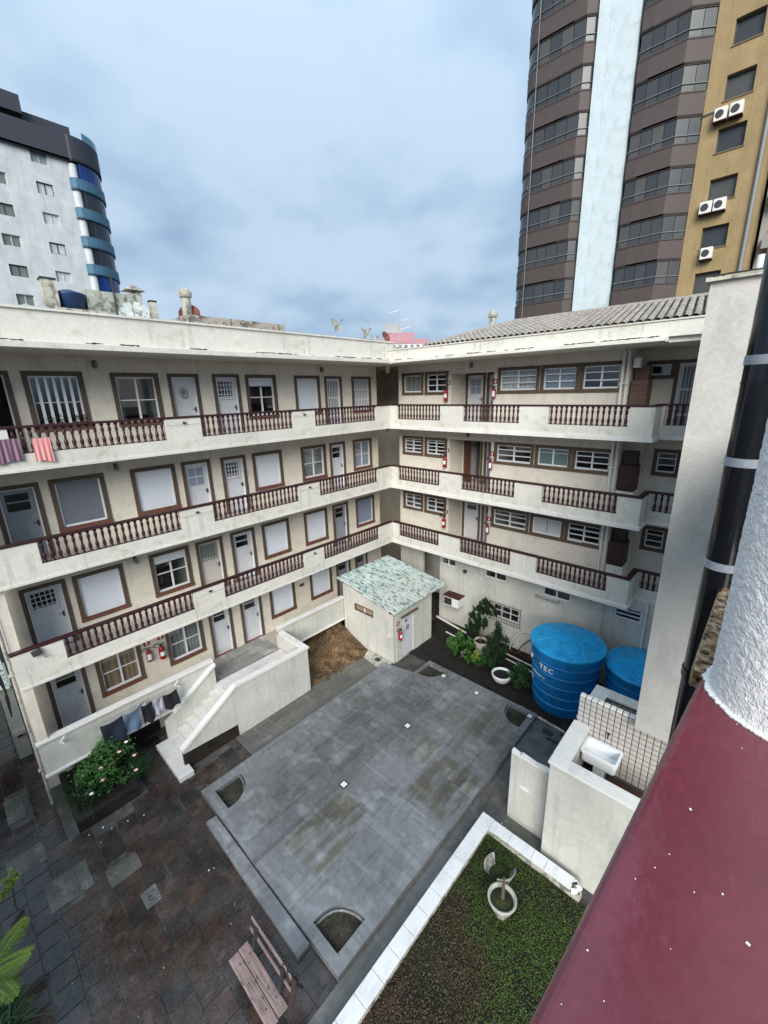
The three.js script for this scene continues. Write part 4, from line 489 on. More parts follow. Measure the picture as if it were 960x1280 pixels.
// ================================================================ WATER TANKS
const font = await new FontLoader().loadAsync('fonts/droid/droid_sans_bold.typeface.json');
function waterTank(x, z, rb, rt, H, label, turn, text) {
  const t = thing('water_tank', [x, 0, z], label, 'water tank', 'blue water tanks');
  const pr = [[0, 0], [rb, 0]], n = 6; for (let k = 0; k < n; k++) { const a = k / n, b = (k + 1) / n, r0 = mix(rb, rt, a), r1 = mix(rb, rt, b), y0 = H * a, y1 = H * b; pr.push([r0 + 0.004, y0 + 0.01], [mix(r0, r1, 0.8), y0 + (y1 - y0) * 0.83], [r1 + 0.028, y0 + (y1 - y0) * 0.88], [r1 + 0.03, y0 + (y1 - y0) * 0.94], [r1, y1 - 0.004]); }
  const body = new THREE.LatheGeometry(pr.map(p => new THREE.Vector2(...p)), 72); body.translate(x, 0.03, z); part('body', t, M.tank, plain(toCreasedNormals(body, 0.5)));
  const lid = new THREE.LatheGeometry([[rt + 0.05, -0.06], [rt + 0.055, 0.0], [rt + 0.03, 0.025], [rt * 0.9, 0.05], [rt * 0.5, 0.16], [rt * 0.18, 0.23], [0, 0.235]].map(p => new THREE.Vector2(...p)), 72); lid.translate(x, H + 0.04, z); const L = part('lid', t, M.tankLidLit, plain(toCreasedNormals(lid, 0.6)));
  const ribs = []; for (let k = 0; k < 7; k++) { const a = turn + k / 7 * 6.283, c = Math.cos(a), s = Math.sin(a); ribs.push(rod([x + c * rt * 0.25, H + 0.235, z + s * rt * 0.25], [x + c * rt * 0.92, H + 0.085, z + s * rt * 0.92], 0.032, 6)); } part('lid_ribs', L, M.tankLidLit, ribs);
  const hx = x + Math.cos(turn + 0.45) * rt * 0.58, hz = z + Math.sin(turn + 0.45) * rt * 0.58, hatch = new THREE.LatheGeometry([[0.29, -0.06], [0.29, 0.03], [0.25, 0.05], [0.24, 0.035], [0, 0.05]].map(p => new THREE.Vector2(...p)), 28); hatch.rotateX(Math.sin(turn + 0.45) * 0.19); hatch.rotateZ(-Math.cos(turn + 0.45) * 0.19); hatch.translate(hx, H + 0.18, hz); part('hatch', L, M.tankLidLit, plain(hatch));
  if (text) {
    const bend = (str, size, ang, y, sx = 1) => { const g = new TextGeometry(str, { font, size, depth: 0.006, curveSegments: 3 }); g.computeBoundingBox(); const w = g.boundingBox.max.x, p = g.attributes.position; for (let i = 0; i < p.count; i++) { const yy = y + p.getY(i), r = mix(rb, rt, yy / H) + 0.012 + p.getZ(i), a = ang - (p.getX(i) * sx - w / 2) / rt; p.setXYZ(i, x + Math.cos(a) * r, yy + 0.03, z + Math.sin(a) * r); } g.computeVertexNormals(); return plain(g); };
    const pr2 = part('lettering', t, M.flake, bend('TEC', 0.19, 1.86, H * 0.7, 1.25)); part('logo_swoosh', t, M.flake, [0, 1, 2].map(k => { const a = 2.52 + k * 0.06, y = H * (0.76 - k * 0.02), r = mix(rb, rt, y / H) + 0.018; return ball(x + Math.cos(a) * r, y, z + Math.sin(a) * r, 0.03, 0.1 - k * 0.015, 0.05, 8, 6); }));
    const small = (a0, a1, y, hgt, sd) => { const R = rand(sd), g = []; for (let a = a0; a < a1;) { const w = 0.012 + 0.02 * R(), r = mix(rb, rt, y / H) + 0.014; if (R() > 0.2) g.push(turned(box(x + Math.cos(a) * r - 0.006, y, z + Math.sin(a) * r - w * 0.9, x + Math.cos(a) * r + 0.006, y + hgt * (0.6 + 0.4 * R()), z + Math.sin(a) * r + w * 0.9), [x + Math.cos(a) * r, y, z + Math.sin(a) * r], 0, -a, 0)); a += w * 1.9 + 0.012; } return g; };
    part('small_print', t, M.flake, small(1.75, 2.45, H * 0.56, 0.05, 3), small(2.45, 2.75, H * 0.49, 0.05, 5), small(2.45, 2.72, H * 0.4, 0.05, 7));
  }
  return t;
}
waterTank(8.93, 1.01, 0.96, 1.16, 2.38, 'large blue water tank with white lettering and a ribbed lid', 0.65, true);
waterTank(11.12, 0.32, 0.9, 1.06, 2.02, 'blue water tank behind the white coped laundry walls', 0.9, false);
// ================================================================ LAUNDRY ENCLOSURE AND SINK
{
  const la = thing('laundry_enclosure', [11.3, 0, 5], 'tall rendered laundry enclosure with white coping and tiled partition', 'laundry'); const h = 2.84;
  part('wall', la, M.ground, box(10.57, 0, 6.41, 13.6, h, 6.67), box(10.57, 0, 5.08, 10.87, h, 6.409), box(10.57, 0, 3.66, 10.85, h, 4.945), box(10.57, 0, 3.38, 13.2, h, 3.659));
  part('coping', la, M.coping, rbox(10.53, h, 6.37, 13.6, h + 0.06, 6.71, 0.012, 1), box(10.53, h, 5.075, 10.91, h + 0.058, 6.369), box(10.53, h, 3.7, 10.89, h + 0.058, 4.948), rbox(10.53, h, 3.34, 13.2, h + 0.06, 3.6995, 0.012, 1));
  part('inner_floor', la, M.timberDark, box(10.87, 0, 3.66, 13.2, 1.8, 6.4)); const tw = part('tiled_partition', la, M.grout, box(10.59, 0, 4.955, 13.2, 3.62, 5.06));
  const R = rand(4); const tile = rbox(0, 0, 0, 0.116, 0.116, 0.008, 0.003, 1), cap = rbox(0, 0, -0.125, 0.118, 0.05, 0.012, 0.018, 2);
  for (let i = 0; i < 17; i++) for (let j = 0; j < 13; j++) copyPart('wall_tile', tw, M.wallTile, tile, 10.592 + i * 0.134, 3.49 - j * 0.134, 5.0605 + 0.0008 * R()); for (let i = 0; i < 17; i++) copyPart('cap_tile', tw, M.coping, cap, 10.592 + i * 0.134, 3.621, 5.068);
  const bt = part('back_tiles', la, M.grout, box(10.86, 1.81, 3.6595, 13.2, h - 0.01, 3.68)); for (let i = 0; i < 8; i++) for (let j = 0; j < 7; j++) copyPart('wall_tile', bt, M.wallTile, tile, 10.87 + i * 0.134, 2.68 - j * 0.134, 3.681);
  const sk = thing('laundry_sink', [11.28, 1.8, 5.35], 'white ceramic laundry sink on a pedestal by the tiled wall', 'sink');
  { const S = (x, z, w, d, r) => { const s = new THREE.Shape(); s.moveTo(x - w + r, z - d); s.lineTo(x + w - r, z - d); s.quadraticCurveTo(x + w, z - d, x + w, z - d + r); s.lineTo(x + w, z + d - r); s.quadraticCurveTo(x + w, z + d, x + w - r, z + d); s.lineTo(x - w + r, z + d); s.quadraticCurveTo(x - w, z + d, x - w, z + d - r); s.lineTo(x - w, z - d + r); s.quadraticCurveTo(x - w, z - d, x - w + r, z - d); return s; };
    const cx = 11.28, cz = 5.37, rim = S(cx, cz, 0.4, 0.29, 0.08); rim.holes.push(S(cx, cz + 0.01, 0.35, 0.235, 0.07)); const b2 = S(cx, cz, 0.37, 0.26, 0.08); b2.holes.push(S(cx, cz + 0.01, 0.345, 0.23, 0.07));
    part('rim', sk, M.ceramic, slab(rim, 'y', 2.6, 2.65)); part('basin', sk, M.ceramic, slab(b2, 'y', 2.38, 2.601), slab(S(cx, cz, 0.36, 0.25, 0.08), 'y', 2.36, 2.385)); part('pedestal', sk, M.ceramic, rbox(cx - 0.12, 1.8, cz - 0.16, cx + 0.12, 2.37, cz + 0.12, 0.03)); part('drain', sk, M.steel, rod([cx, 2.385, cz], [cx, 2.389, cz], 0.035, 12)); }
  single('tap', [11.32, 2.95, 5.07], 'small brass tap on the tiled wall above the sink', 'tap', M.rust, [rod([11.32, 2.95, 5.07], [11.32, 2.95, 5.17], 0.018, 8), rod([11.32, 2.95, 5.16], [11.32, 2.88, 5.18], 0.014, 8), box(11.28, 2.98, 5.1, 11.36, 2.995, 5.125)]);
  const lw = thing('low_wall', [10, 0, 6.2], 'lower rendered wall with chipped top next to the laundry', 'wall'); part('body', lw, M.ground, box(9.5, 0, 6.14, 10.568, 2.08, 6.27)); part('chipped_top', lw, M.coping, slab([[9.5, 2.08], [10.565, 2.08], [10.565, 2.12], [10.3, 2.14], [10.1, 2.11], [9.75, 2.16], [9.68, 2.12], [9.5, 2.17]], 'z', 6.145, 6.263)); part('plaster_scar', lw, M.coping, slab([[9.75, 1.2], [9.95, 1.16], [10.06, 1.24], [9.92, 1.28], [9.8, 1.27]], 'z', 6.2701, 6.2735));
  for (const [a, b, c, d, l2] of [[9.0, 2.7, 9.35, 2.95, 'nearest the platform corner'], [9.25, 3.0, 9.75, 3.12, 'the long narrow one'], [9.5, 2.5, 9.95, 2.7, 'nearest the second tank']].map(v => v)) single('drain_grate', [a, 0, b], 'dark slotted grate on the wet yard, ' + l2, 'grate', M.iron, Array.from({ length: 4 }, (_, k) => box(a, 0.007, b + (d - b) * k / 4, c, 0.02, b + (d - b) * (k + 0.6) / 4)), 'drain grates');
  single('manhole_cover', [9.55, 0, 4.35], 'square brown manhole cover in the wet yard', 'manhole', M.timberDark, rbox(9.35, 0.007, 4.15, 9.75, 0.025, 4.55, 0.006, 1));
}
// ================================================================ PLANTING BED WITH WHITE COPING
{
  const pb = thing('planting_bed', [10.5, 0, 9.5], 'raised planting bed edged with white coping tiles', 'planter');
  part('kerb', pb, M.grime, box(9.15, -0.05, 6.88, 9.4, 0.33, 16.5), box(9.4005, -0.05, 6.88, 11.6, 0.33, 7.13)); const R = rand(8);
  for (let k = 0; k < 20; k++) part('coping_tile', pb, M.whiteTile, turned(rbox(9.11, 0.331, 6.85 + k * 0.46, 9.43, 0.366 + 0.004 * R(), 6.85 + k * 0.46 + 0.452, 0.006, 1), [9.27, 0.34, 7 + k * 0.46], 0, 0.006 * (R() - 0.5), 0));
  for (const [a, b] of [[9.437, 9.93], [9.937, 10.5], [10.507, 10.82], [10.827, 11.42]]) part('coping_tile', pb, M.whiteTile, rbox(a, 0.331, 6.86, b, 0.368, 7.16, 0.006, 1));
  part('soil', pb, mat([0.04, 0.036, 0.022], 0.95, { map: T.soil, bumpMap: T.bumpc, bumpScale: 0.02 }), sheet(9.39, 7.12, 13.4, 16.5, 50, 90, (x, z) => 0.1 + 0.07 * fbm(x / 9 + 2, z / 9 + 2, 30, 30, 4, 3)));
  for (let k = 0; k < 14; k++) part('rubble', pb, k % 2 ? M.flake : M.iron, (() => { const x = 11.42 + 0.2 * R(), z = 6.93 + 0.22 * R(), s = 0.02 + 0.035 * R(); return turned(box(x - s, 0.33, z - s * 0.7, x + s, 0.34 + 0.04 * R(), z + s * 0.7), [x, 0.34, z], 0.3 * R(), 3 * R(), 0.3 * R()); })());
  // low creeping ground cover
  const leaf = new THREE.BufferGeometry(); leaf.setAttribute('position', new THREE.Float32BufferAttribute([0, 0, 0, -0.016, 0.012, 0.022, 0.016, 0.012, 0.022, -0.016, 0.012, 0.022, 0, 0.008, 0.05, 0.016, 0.012, 0.022], 3)); leaf.computeVertexNormals(); uvm(leaf);
  const N = 60000, cov = new THREE.InstancedMesh(leaf, mat([1, 1, 1], 0.6), N), m4 = new THREE.Matrix4(), q = new THREE.Quaternion(), c = new THREE.Color();
  for (let k = 0; k < N; k++) { let x, z, n; do { x = 9.42 + R() * 3.4; z = 7.16 + R() * 6.6; n = fbm(x / 9, z / 9, 12, 12, 4, 15); } while (R() > 0.35 + 1.3 * sm(0.3, 0.6, n)); const gy = 0.1 + 0.07 * fbm(x / 9 + 2, z / 9 + 2, 30, 30, 4, 3); q.setFromEuler(new THREE.Euler(-0.9 * R(), R() * 6.283, 0.5 * (R() - 0.5))); const s = 0.4 + 0.55 * R(); m4.compose(new THREE.Vector3(x, gy + 0.012 + 0.03 * R(), z), q, new THREE.Vector3(s, s, s)); cov.setMatrixAt(k, m4); const red = sm(8.8, 10.9, z + 4 * (n - 0.5) + (10.7 - x) * 0.75) * (0.6 + 0.4 * R()) + (R() < 0.06 ? 0.4 : 0); const l = 0.6 + 0.7 * R(); c.setRGB(mix(0.07, 0.105, clamp(red)) * l, mix(0.115, 0.052, clamp(red)) * l, mix(0.015, 0.038, clamp(red)) * l); cov.setColorAt(k, c); }
  cov.name = 'ground_cover'; cov.userData.kind = 'stuff'; cov.userData.label = 'creeping green and reddish ground cover in the planting bed'; scene.add(cov);
  const vs = thing('stone_vase', [10.45, 0.12, 8.5], 'pale stone vase with a dead stump in the planting bed', 'vase'); const vy = 0.1, vx = 10.45, vz = 8.42;
  part('bowl', vs, M.pot, lathe([[0, 0], [0.13, 0], [0.14, 0.05], [0.11, 0.09], [0.15, 0.16], [0.24, 0.3], [0.285, 0.44], [0.3, 0.46], [0.3, 0.5], [0.255, 0.5], [0.24, 0.42], [0, 0.42]], vx, vy, vz, 28)); part('moss', vs, mat([0.07, 0.085, 0.02], 0.95, { map: T.soil }), ball(vx, vy + 0.42, vz, 0.24, 0.05, 0.24, 16, 8)); part('stump', vs, M.bark, rod([vx, vy + 0.42, vz - 0.02], [vx - 0.02, vy + 0.95, vz - 0.08], 0.045, 8, 0.03));
  const sh = thing('broken_vase', [10.15, 0.12, 7.95], 'broken half of a pale stone vase lying behind the whole vase', 'vase'); const arc = (a0, da, r0, r1, hh, x, z) => { const g = new THREE.LatheGeometry([[r0, 0], [r1, hh], [r1 - 0.03, hh], [r0 - 0.03, 0.02]].map(p => new THREE.Vector2(...p)), 10, a0, da); g.translate(x, vy, z); return plain(g); }; part('shard', sh, M.pot, arc(0.3, 1.7, 0.2, 0.36, 0.52, 10.1, 7.85)); part('shard', sh, M.pot, arc(4.0, 1.5, 0.2, 0.36, 0.36, 10.1, 7.85)); part('moss', sh, mat([0.075, 0.105, 0.02], 0.95, { map: T.soil }), ball(10.1, vy + 0.02, 7.85, 0.27, 0.24, 0.27, 16, 8));
}

// ================================================================ PLANTS
function leafGeo(L, W, fold = 0.25) { const g = new THREE.BufferGeometry(), p = [0, 0, 0, -W / 2, fold * W, L * 0.45, 0, 0, L * 0.5, 0, 0, 0, 0, 0, L * 0.5, W / 2, fold * W, L * 0.45, -W / 2, fold * W, L * 0.45, 0, -0.06 * L, L, 0, 0, L * 0.5, 0, 0, L * 0.5, 0, -0.06 * L, L, W / 2, fold * W, L * 0.45]; g.setAttribute('position', new THREE.Float32BufferAttribute(p, 3)); g.computeVertexNormals(); return uvm(g); }
function scatter(gs, leaf, x, y, z, yaw, pitch, s) { const g = leaf.clone(); g.applyMatrix4(new THREE.Matrix4().compose(new THREE.Vector3(x, y, z), new THREE.Quaternion().setFromEuler(new THREE.Euler(pitch, yaw, 0, 'YXZ')), new THREE.Vector3(s, s, s))); gs.push(g); }
function bushLeaves(R, cx, cy, cz, rx, ry, rz, n, L, W) { const a = [], leaf = leafGeo(L, W); const cl = Array.from({ length: Math.max(4, n / 45 | 0) }, () => { const th = R() * 6.283, u = R() * 2 - 0.6, k = Math.sqrt(Math.max(0, 1 - clamp(u, -1, 1) ** 2)), r = 0.55 + 0.45 * R(); return [cx + rx * r * k * Math.cos(th), cy + ry * r * u, cz + rz * r * k * Math.sin(th), 0.16 + 0.2 * R()]; }); for (let k = 0; k < n; k++) { const c = cl[k % cl.length], th = R() * 6.283, u = R() * 2 - 1, q = Math.sqrt(1 - u * u), r = c[3] * (rx + rz) * 0.8 * Math.cbrt(R()); scatter(a, leaf, c[0] + r * q * Math.cos(th), c[1] + r * u * 0.7, c[2] + r * q * Math.sin(th), th + (R() - 0.5), -0.4 + 1.0 * (R() - 0.3), 0.6 + 0.7 * R()); } return a; }
function foliage(t, m, gs) { const o = part('foliage', t, m, gs); o.userData.kind = 'stuff'; return o; }
function strapLeaf(R, x, y, z, L, w, yaw, lift) { const n = 5, p = []; const pt = (t, sd) => { const r = L * (t * Math.cos(lift * (1 - t * 0.3))), yy = L * (t * Math.sin(lift) - 0.75 * t * t * Math.cos(lift * 0.7)), ww = w * (1 - t * 0.85) * sd; return [x + Math.cos(yaw) * r - Math.sin(yaw) * ww, Math.max(0.01, y + yy), z + Math.sin(yaw) * r + Math.cos(yaw) * ww]; }; for (let k = 0; k < n; k++) { const a = k / n, b = (k + 1) / n; p.push(...pt(a, -1), ...pt(a, 1), ...pt(b, 1), ...pt(a, -1), ...pt(b, 1), ...pt(b, -1)); } const g = new THREE.BufferGeometry(); g.setAttribute('position', new THREE.Float32BufferAttribute(p, 3)); g.computeVertexNormals(); return uvm(g); }
{ // flowering bed under the left wing
  const R = rand(21), fb2 = thing('flower_planter', [0.3, 0, 13.3], 'low brown planter box under the laundry line', 'planter'); part('wall', fb2, M.brownClad, box(1.28, -0.03, 12.58, 1.46, 0.34, 14.05), box(-0.72, -0.03, 12.58, 1.2795, 0.34, 12.74), box(-0.72, -0.03, 13.9, 1.2795, 0.34, 14.05)); part('soil', fb2, M.soil, sheet(-0.72, 12.74, 1.28, 13.9, 14, 10, (x, z) => 0.26 + 0.04 * hash2(Math.round(x * 9), Math.round(z * 9), 3)));
  const hb = thing('flowering_shrub', [0.4, 0.25, 13.1], 'bright green shrub dotted with pink flowers in the planter', 'shrub'); foliage(hb, M.leafA, bushLeaves(R, 0.45, 0.72, 13.0, 0.8, 0.52, 0.66, 1500, 0.11, 0.085)); foliage(hb, M.leafB, bushLeaves(R, 0.3, 0.55, 13.1, 0.85, 0.5, 0.66, 1100, 0.11, 0.085)); part('stems', hb, M.bark, Array.from({ length: 7 }, (_, k) => rod([0.3 + 0.1 * k, 0.25, 13 + 0.1 * (k % 3)], [0.1 + 0.17 * k, 0.8, 12.8 + 0.2 * (k % 3)], 0.012, 5)));
  const fl = [[0.62, 1.18, 13.15], [0.95, 1.1, 13.25], [0.2, 1.3, 13.0], [0.1, 1.25, 12.75], [1.25, 0.95, 13.3], [0.85, 1.2, 12.75], [0.6, 1.2, 12.5], [1.0, 0.95, 12.45], [1.35, 0.75, 12.55], [1.2, 0.7, 13.6], [0.4, 1.25, 12.55], [0.75, 1.0, 13.6]];
  fl.forEach(([x, y, z], i) => { const gs = []; for (let k = 0; k < 5; k++) scatter(gs, leafGeo(0.07, 0.07, 0.15), x, y, z, k * 1.257 + i, -0.5, 1); part('flower', hb, i % 3 ? M.petal : M.petalW, gs); });
  const sl = thing('strap_leaf_plant', [0.6, 0.25, 13.75], 'dark strap leaved plant arching over the planter corner', 'plant'); const a = []; for (let k = 0; k < 190; k++) a.push(strapLeaf(R, 0.1 + 1.0 * R(), 0.3, 13.45 + 0.5 * R(), 0.5 + 0.5 * R(), 0.013, R() * 6.283, 0.7 + 0.6 * R())); foliage(sl, M.leafD, a);
  const s2 = thing('strap_leaf_plant', [0.5, 0.25, 12.5], 'thin strap leaved plant beside the shrub near the stair', 'plant'); const b = []; for (let k = 0; k < 80; k++) b.push(strapLeaf(R, 0.4 + 0.8 * R(), 0.3, 12.5 + 0.25 * R(), 0.5 + 0.35 * R(), 0.01, -1.6 + 1.8 * (R() - 0.5), 0.8 + 0.5 * R())); foliage(s2, M.leafB, b);
}
{ // palm by the lower left edge
  const R = rand(33), frond = (t, m, x, y, z, yaw, L, lift, droop) => { const mid = [], gs = []; const pt = s => [x + Math.cos(yaw) * L * s * Math.cos(lift), y + L * (s * Math.sin(lift) - droop * s * s), z + Math.sin(yaw) * L * s * Math.cos(lift)]; for (let k = 0; k < 34; k++) { const s = 0.12 + 0.86 * k / 34, [px, py, pz] = pt(s); for (const sd of [-1, 1]) { const ll = L * 0.34 * Math.sin(Math.PI * (0.12 + 0.86 * s)) + 0.03; const yw = -yaw + Math.PI / 2 - sd * (1.05 - 0.45 * s), g = leafGeo(ll, 0.022 + 0.012 * R(), 0.2); g.applyMatrix4(new THREE.Matrix4().compose(new THREE.Vector3(px, py, pz), new THREE.Quaternion().setFromEuler(new THREE.Euler(0.25 + 0.12 * R(), yw, 0, 'YXZ')), new THREE.Vector3(1, 1, 1))); gs.push(g); } } for (let k = 0; k < 6; k++) mid.push(pt(k / 5)); part('midrib', t, M.leafC, tube(mid, 0.009, 5, 8)); const f = part('frond', t, m, gs); return f; };
  const p1 = thing('palm', [4.0, 0, 16.05], 'young palm with bright yellow green fronds at the paving edge', 'palm'); part('trunk', p1, M.bark, rod([4.0, 0, 16.05], [4.02, 0.85, 16.0], 0.08, 9, 0.06));
  frond(p1, M.leafC, 4.02, 0.75, 15.95, -1.0, 0.95, 0.6, 0.3); frond(p1, M.leafC, 4.05, 0.7, 15.9, -0.35, 0.85, 0.35, 0.35); frond(p1, M.leafC, 4.0, 0.75, 15.95, -2.1, 0.9, 0.5, 0.3); frond(p1, M.leafA, 4.05, 0.7, 15.95, 0.3, 0.9, 0.45, 0.4); frond(p1, M.leafA, 4.0, 0.75, 15.95, 2, 1, 0.6, 0.35); frond(p1, M.leafA, 4.0, 0.75, 15.95, 3.3, 1, 0.6, 0.35);
  const p2 = thing('strap_leaf_plant', [4.9, 0, 15.9], 'dark green spiky leaved plant below the palm fronds', 'plant'); const a = []; for (let k = 0; k < 90; k++) a.push(strapLeaf(R, 4.9 + 0.4 * R(), 0.2 + 0.3 * R(), 15.75 + 0.35 * R(), 0.55 + 0.4 * R(), 0.022, R() * 6.283, 0.5 + 0.9 * R())); foliage(p2, M.leafB, a);
  const p3 = thing('leafy_sprig', [1.7, 0, 16.0], 'light green leafy sprig at the paving edge above the palm', 'plant'); foliage(p3, M.leafC, bushLeaves(R, 2.3, 0.55, 15.4, 0.25, 0.3, 0.22, 120, 0.09, 0.06)); part('stem', p3, M.bark, rod([2.3, 0, 15.45], [2.3, 0.5, 15.4], 0.015, 5));
}
{ // pots and shrubs by the far wall
  const R = rand(41), pot = (t, x, z, r, h, m, fill = M.soil) => { part('pot', t, m, lathe([[0, 0], [r * 0.62, 0], [r * 0.66, h * 0.1], [r * 0.98, h * 0.75], [r, h], [r * 0.86, h], [r * 0.8, h * 0.85], [0, h * 0.85]], x, 0.03, z, 24)); part('pot_soil', t, fill, rod([x, h * 0.8, z], [x, h * 0.9, z], r * 0.84, 18)); };
  const t1 = thing('potted_tree', [5.25, 0, 0.45], 'tall dark leaved potted tree in a grey pot near the barred window', 'tree'); pot(t1, 5.3, 0.45, 0.3, 0.62, M.pot); part('trunk', t1, M.bark, tube([[5.28, 0.5, 0.45], [5.2, 1.0, 0.38], [5.05, 1.5, 0.3], [5.15, 1.9, 0.2]], 0.025, 6, 12)); for (const [x, y, z, r] of [[4.9, 0.95, 0.5, 0.24], [4.85, 1.35, 0.35, 0.25], [5.25, 1.3, 0.3, 0.2], [5.0, 1.75, 0.25, 0.25], [5.25, 2.0, 0.15, 0.26], [5.5, 1.95, 0.1, 0.18]]) foliage(t1, M.leafD, bushLeaves(R, x, y, z, r * 1.3, r * 1.2, r * 1.3, 520, 0.12, 0.065));
  const t2 = thing('dark_shrub', [6.1, 0, 0.6], 'dense dark conifer-like shrub beside the white pot', 'shrub'); foliage(t2, M.leafD, bushLeaves(R, 6.15, 0.8, 0.62, 0.48, 0.72, 0.42, 2200, 0.1, 0.045)); foliage(t2, M.leafD, bushLeaves(R, 6.0, 0.4, 0.8, 0.5, 0.4, 0.42, 1200, 0.1, 0.05)); part('stem', t2, M.bark, rod([6.1, 0, 0.6], [6.1, 0.9, 0.6], 0.03, 6));
  const t3 = thing('white_pot', [6.85, 0, 1.5], 'round white pot of dark soil at the platform edge', 'pot'); part('bowl', t3, M.ceramic, lathe([[0, 0], [0.16, 0], [0.3, 0.12], [0.37, 0.28], [0.38, 0.38], [0.34, 0.39], [0.31, 0.3], [0, 0.3]], 6.85, 0.03, 1.55, 28)); part('pot_soil', t3, M.soil, rod([6.85, 0.29, 1.55], [6.85, 0.34, 1.55], 0.315, 20));
  const t4 = thing('leafy_shrub', [7.5, 0, 1.2], 'rounded green shrub between the white pot and the large tank', 'shrub'); foliage(t4, M.leafB, bushLeaves(R, 7.45, 0.4, 1.3, 0.42, 0.38, 0.42, 1000, 0.1, 0.07)); part('stem', t4, M.bark, rod([7.45, 0, 1.3], [7.45, 0.4, 1.3], 0.02, 5));
  const t5 = thing('broadleaf_plant', [4.75, 0, 1.3], 'broad leaved green plant in front of the potted tree', 'plant'); foliage(t5, M.leafA, bushLeaves(R, 4.85, 0.5, 1.25, 0.5, 0.4, 0.45, 520, 0.17, 0.14)); part('stem', t5, M.bark, rod([4.85, 0, 1.25], [4.85, 0.4, 1.25], 0.02, 5));
  const t6 = thing('broadleaf_plant', [5.7, 0, 1.5], 'yellowish leaved plant to the right of the broad leaved one', 'plant'); foliage(t6, M.leafC, bushLeaves(R, 5.6, 0.4, 1.45, 0.28, 0.25, 0.28, 110, 0.13, 0.1)); foliage(t6, M.leafB, bushLeaves(R, 6.0, 0.35, 1.5, 0.4, 0.3, 0.35, 240, 0.14, 0.1)); part('stem', t6, M.bark, rod([5.7, 0, 1.45], [5.7, 0.35, 1.45], 0.02, 5));
  const t7 = thing('sapling', [4.3, 0, 0.5], 'small pale green sapling by the white edging pipe', 'plant'); foliage(t7, M.leafC, bushLeaves(R, 4.4, 0.45, 0.5, 0.2, 0.35, 0.2, 110, 0.1, 0.06)); part('stem', t7, M.bark, rod([4.4, 0, 0.5], [4.4, 0.6, 0.5], 0.012, 5));
}
// ================================================================ PIPES, AIR CONDITIONER, SCRAP BY THE FAR WALL
{
  const P = (a, b, m, r, l) => single('loose_pipe', [a[0], 0, a[2]], l, 'pipe', m, rod(a, b, r, 8), 'pipes lying by the far wall');
  P([2.3, 0.22, -0.55], [4.1, 0.12, -0.35], M.pvc, 0.05, 'white edging pipe along the wall under the air conditioner'); P([3.3, 0.08, 0.1], [4.1, 0.08, 0.2], M.pvc, 0.035, 'short white pipe lying on the soil by the sapling');
  P([6.15, 0.12, -0.1], [8.1, 0.1, 0.05], M.pvc, 0.03, 'upper long white pipe on the scrap pile beside the tank'); P([6.2, 0.08, 0.15], [8.0, 0.1, 0.4], M.pvc, 0.03, 'lower long white pipe on the scrap pile beside the tank'); P([6.1, 0.16, -0.35], [8.2, 0.14, -0.3], M.rust, 0.04, 'rusty pipe on the scrap pile against the wall'); P([6.3, 0.06, 0.35], [7.6, 0.07, 0.55], M.rust, 0.03, 'thin rusty bar in front of the scrap pile');
  single('hose_loop', [6.7, 0, -0.5], 'pale hose looped up against the wall beside the tank', 'hose', M.pvc, tube([[6.2, 0.1, -0.4], [6.25, 0.6, -0.55], [6.6, 1.05, -0.65], [7.1, 1.15, -0.62], [7.5, 1.05, -0.5]], 0.025, 7, 26)); single('hose_loop', [6.9, 0, -0.45], 'grey hose running down to the scrap pile', 'hose', M.iron, tube([[6.5, 0.1, -0.3], [6.7, 0.5, -0.5], [7.0, 0.85, -0.6], [7.45, 1.0, -0.5]], 0.022, 7, 26));
  const ac = thing('window_air_conditioner', [3.3, 1.2, -0.6], 'old air conditioner with a rusty top on the far wall', 'air conditioner'); part('case', ac, M.pvc, rbox(2.86, 1.2, -0.799, 3.66, 1.66, -0.3, 0.015, 1)); part('rusty_lid', ac, M.rust, box(2.83, 1.661, -0.8, 3.69, 1.7, -0.27)); part('fan_opening_shade', ac, M.iron, box(2.9, 1.26, -0.299, 3.3, 1.6, -0.29)); part('grille', ac, M.flake, Array.from({ length: 6 }, (_, k) => box(3.34, 1.25 + k * 0.065, -0.299, 3.63, 1.29 + k * 0.065, -0.28))); part('cable', ac, M.pvc, tube([[3.66, 1.5, -0.6], [3.8, 1.7, -0.72], [3.7, 2.0, -0.75], [3.45, 2.1, -0.78]], 0.012, 5, 12));  // flat dark panel paints the shade inside the fan opening
  single('rubble_strip', [5, 0, -0.6], 'line of broken bricks and rubble at the wall foot', 'rubble', M.terracotta, (() => { const R = rand(3), g = []; for (let k = 0; k < 60; k++) { const x = 4.2 + 4.2 * R(), z = -0.65 + 0.35 * R(); g.push(turned(box(x, 0, z, x + 0.1 + 0.12 * R(), 0.06 + 0.05 * R(), z + 0.09), [x, 0, z], 0.3 * R(), 3 * R(), 0.3 * R())); } return g; })(), null, 'stuff');
  const bd = single('stone_edging', [8.9, 0, 2.55], 'pale broken edging strip between the tank and the platform', 'edging', M.pot, rod([8.0, 0.05, 2.35], [9.6, 0.05, 2.5], 0.05, 6));
}
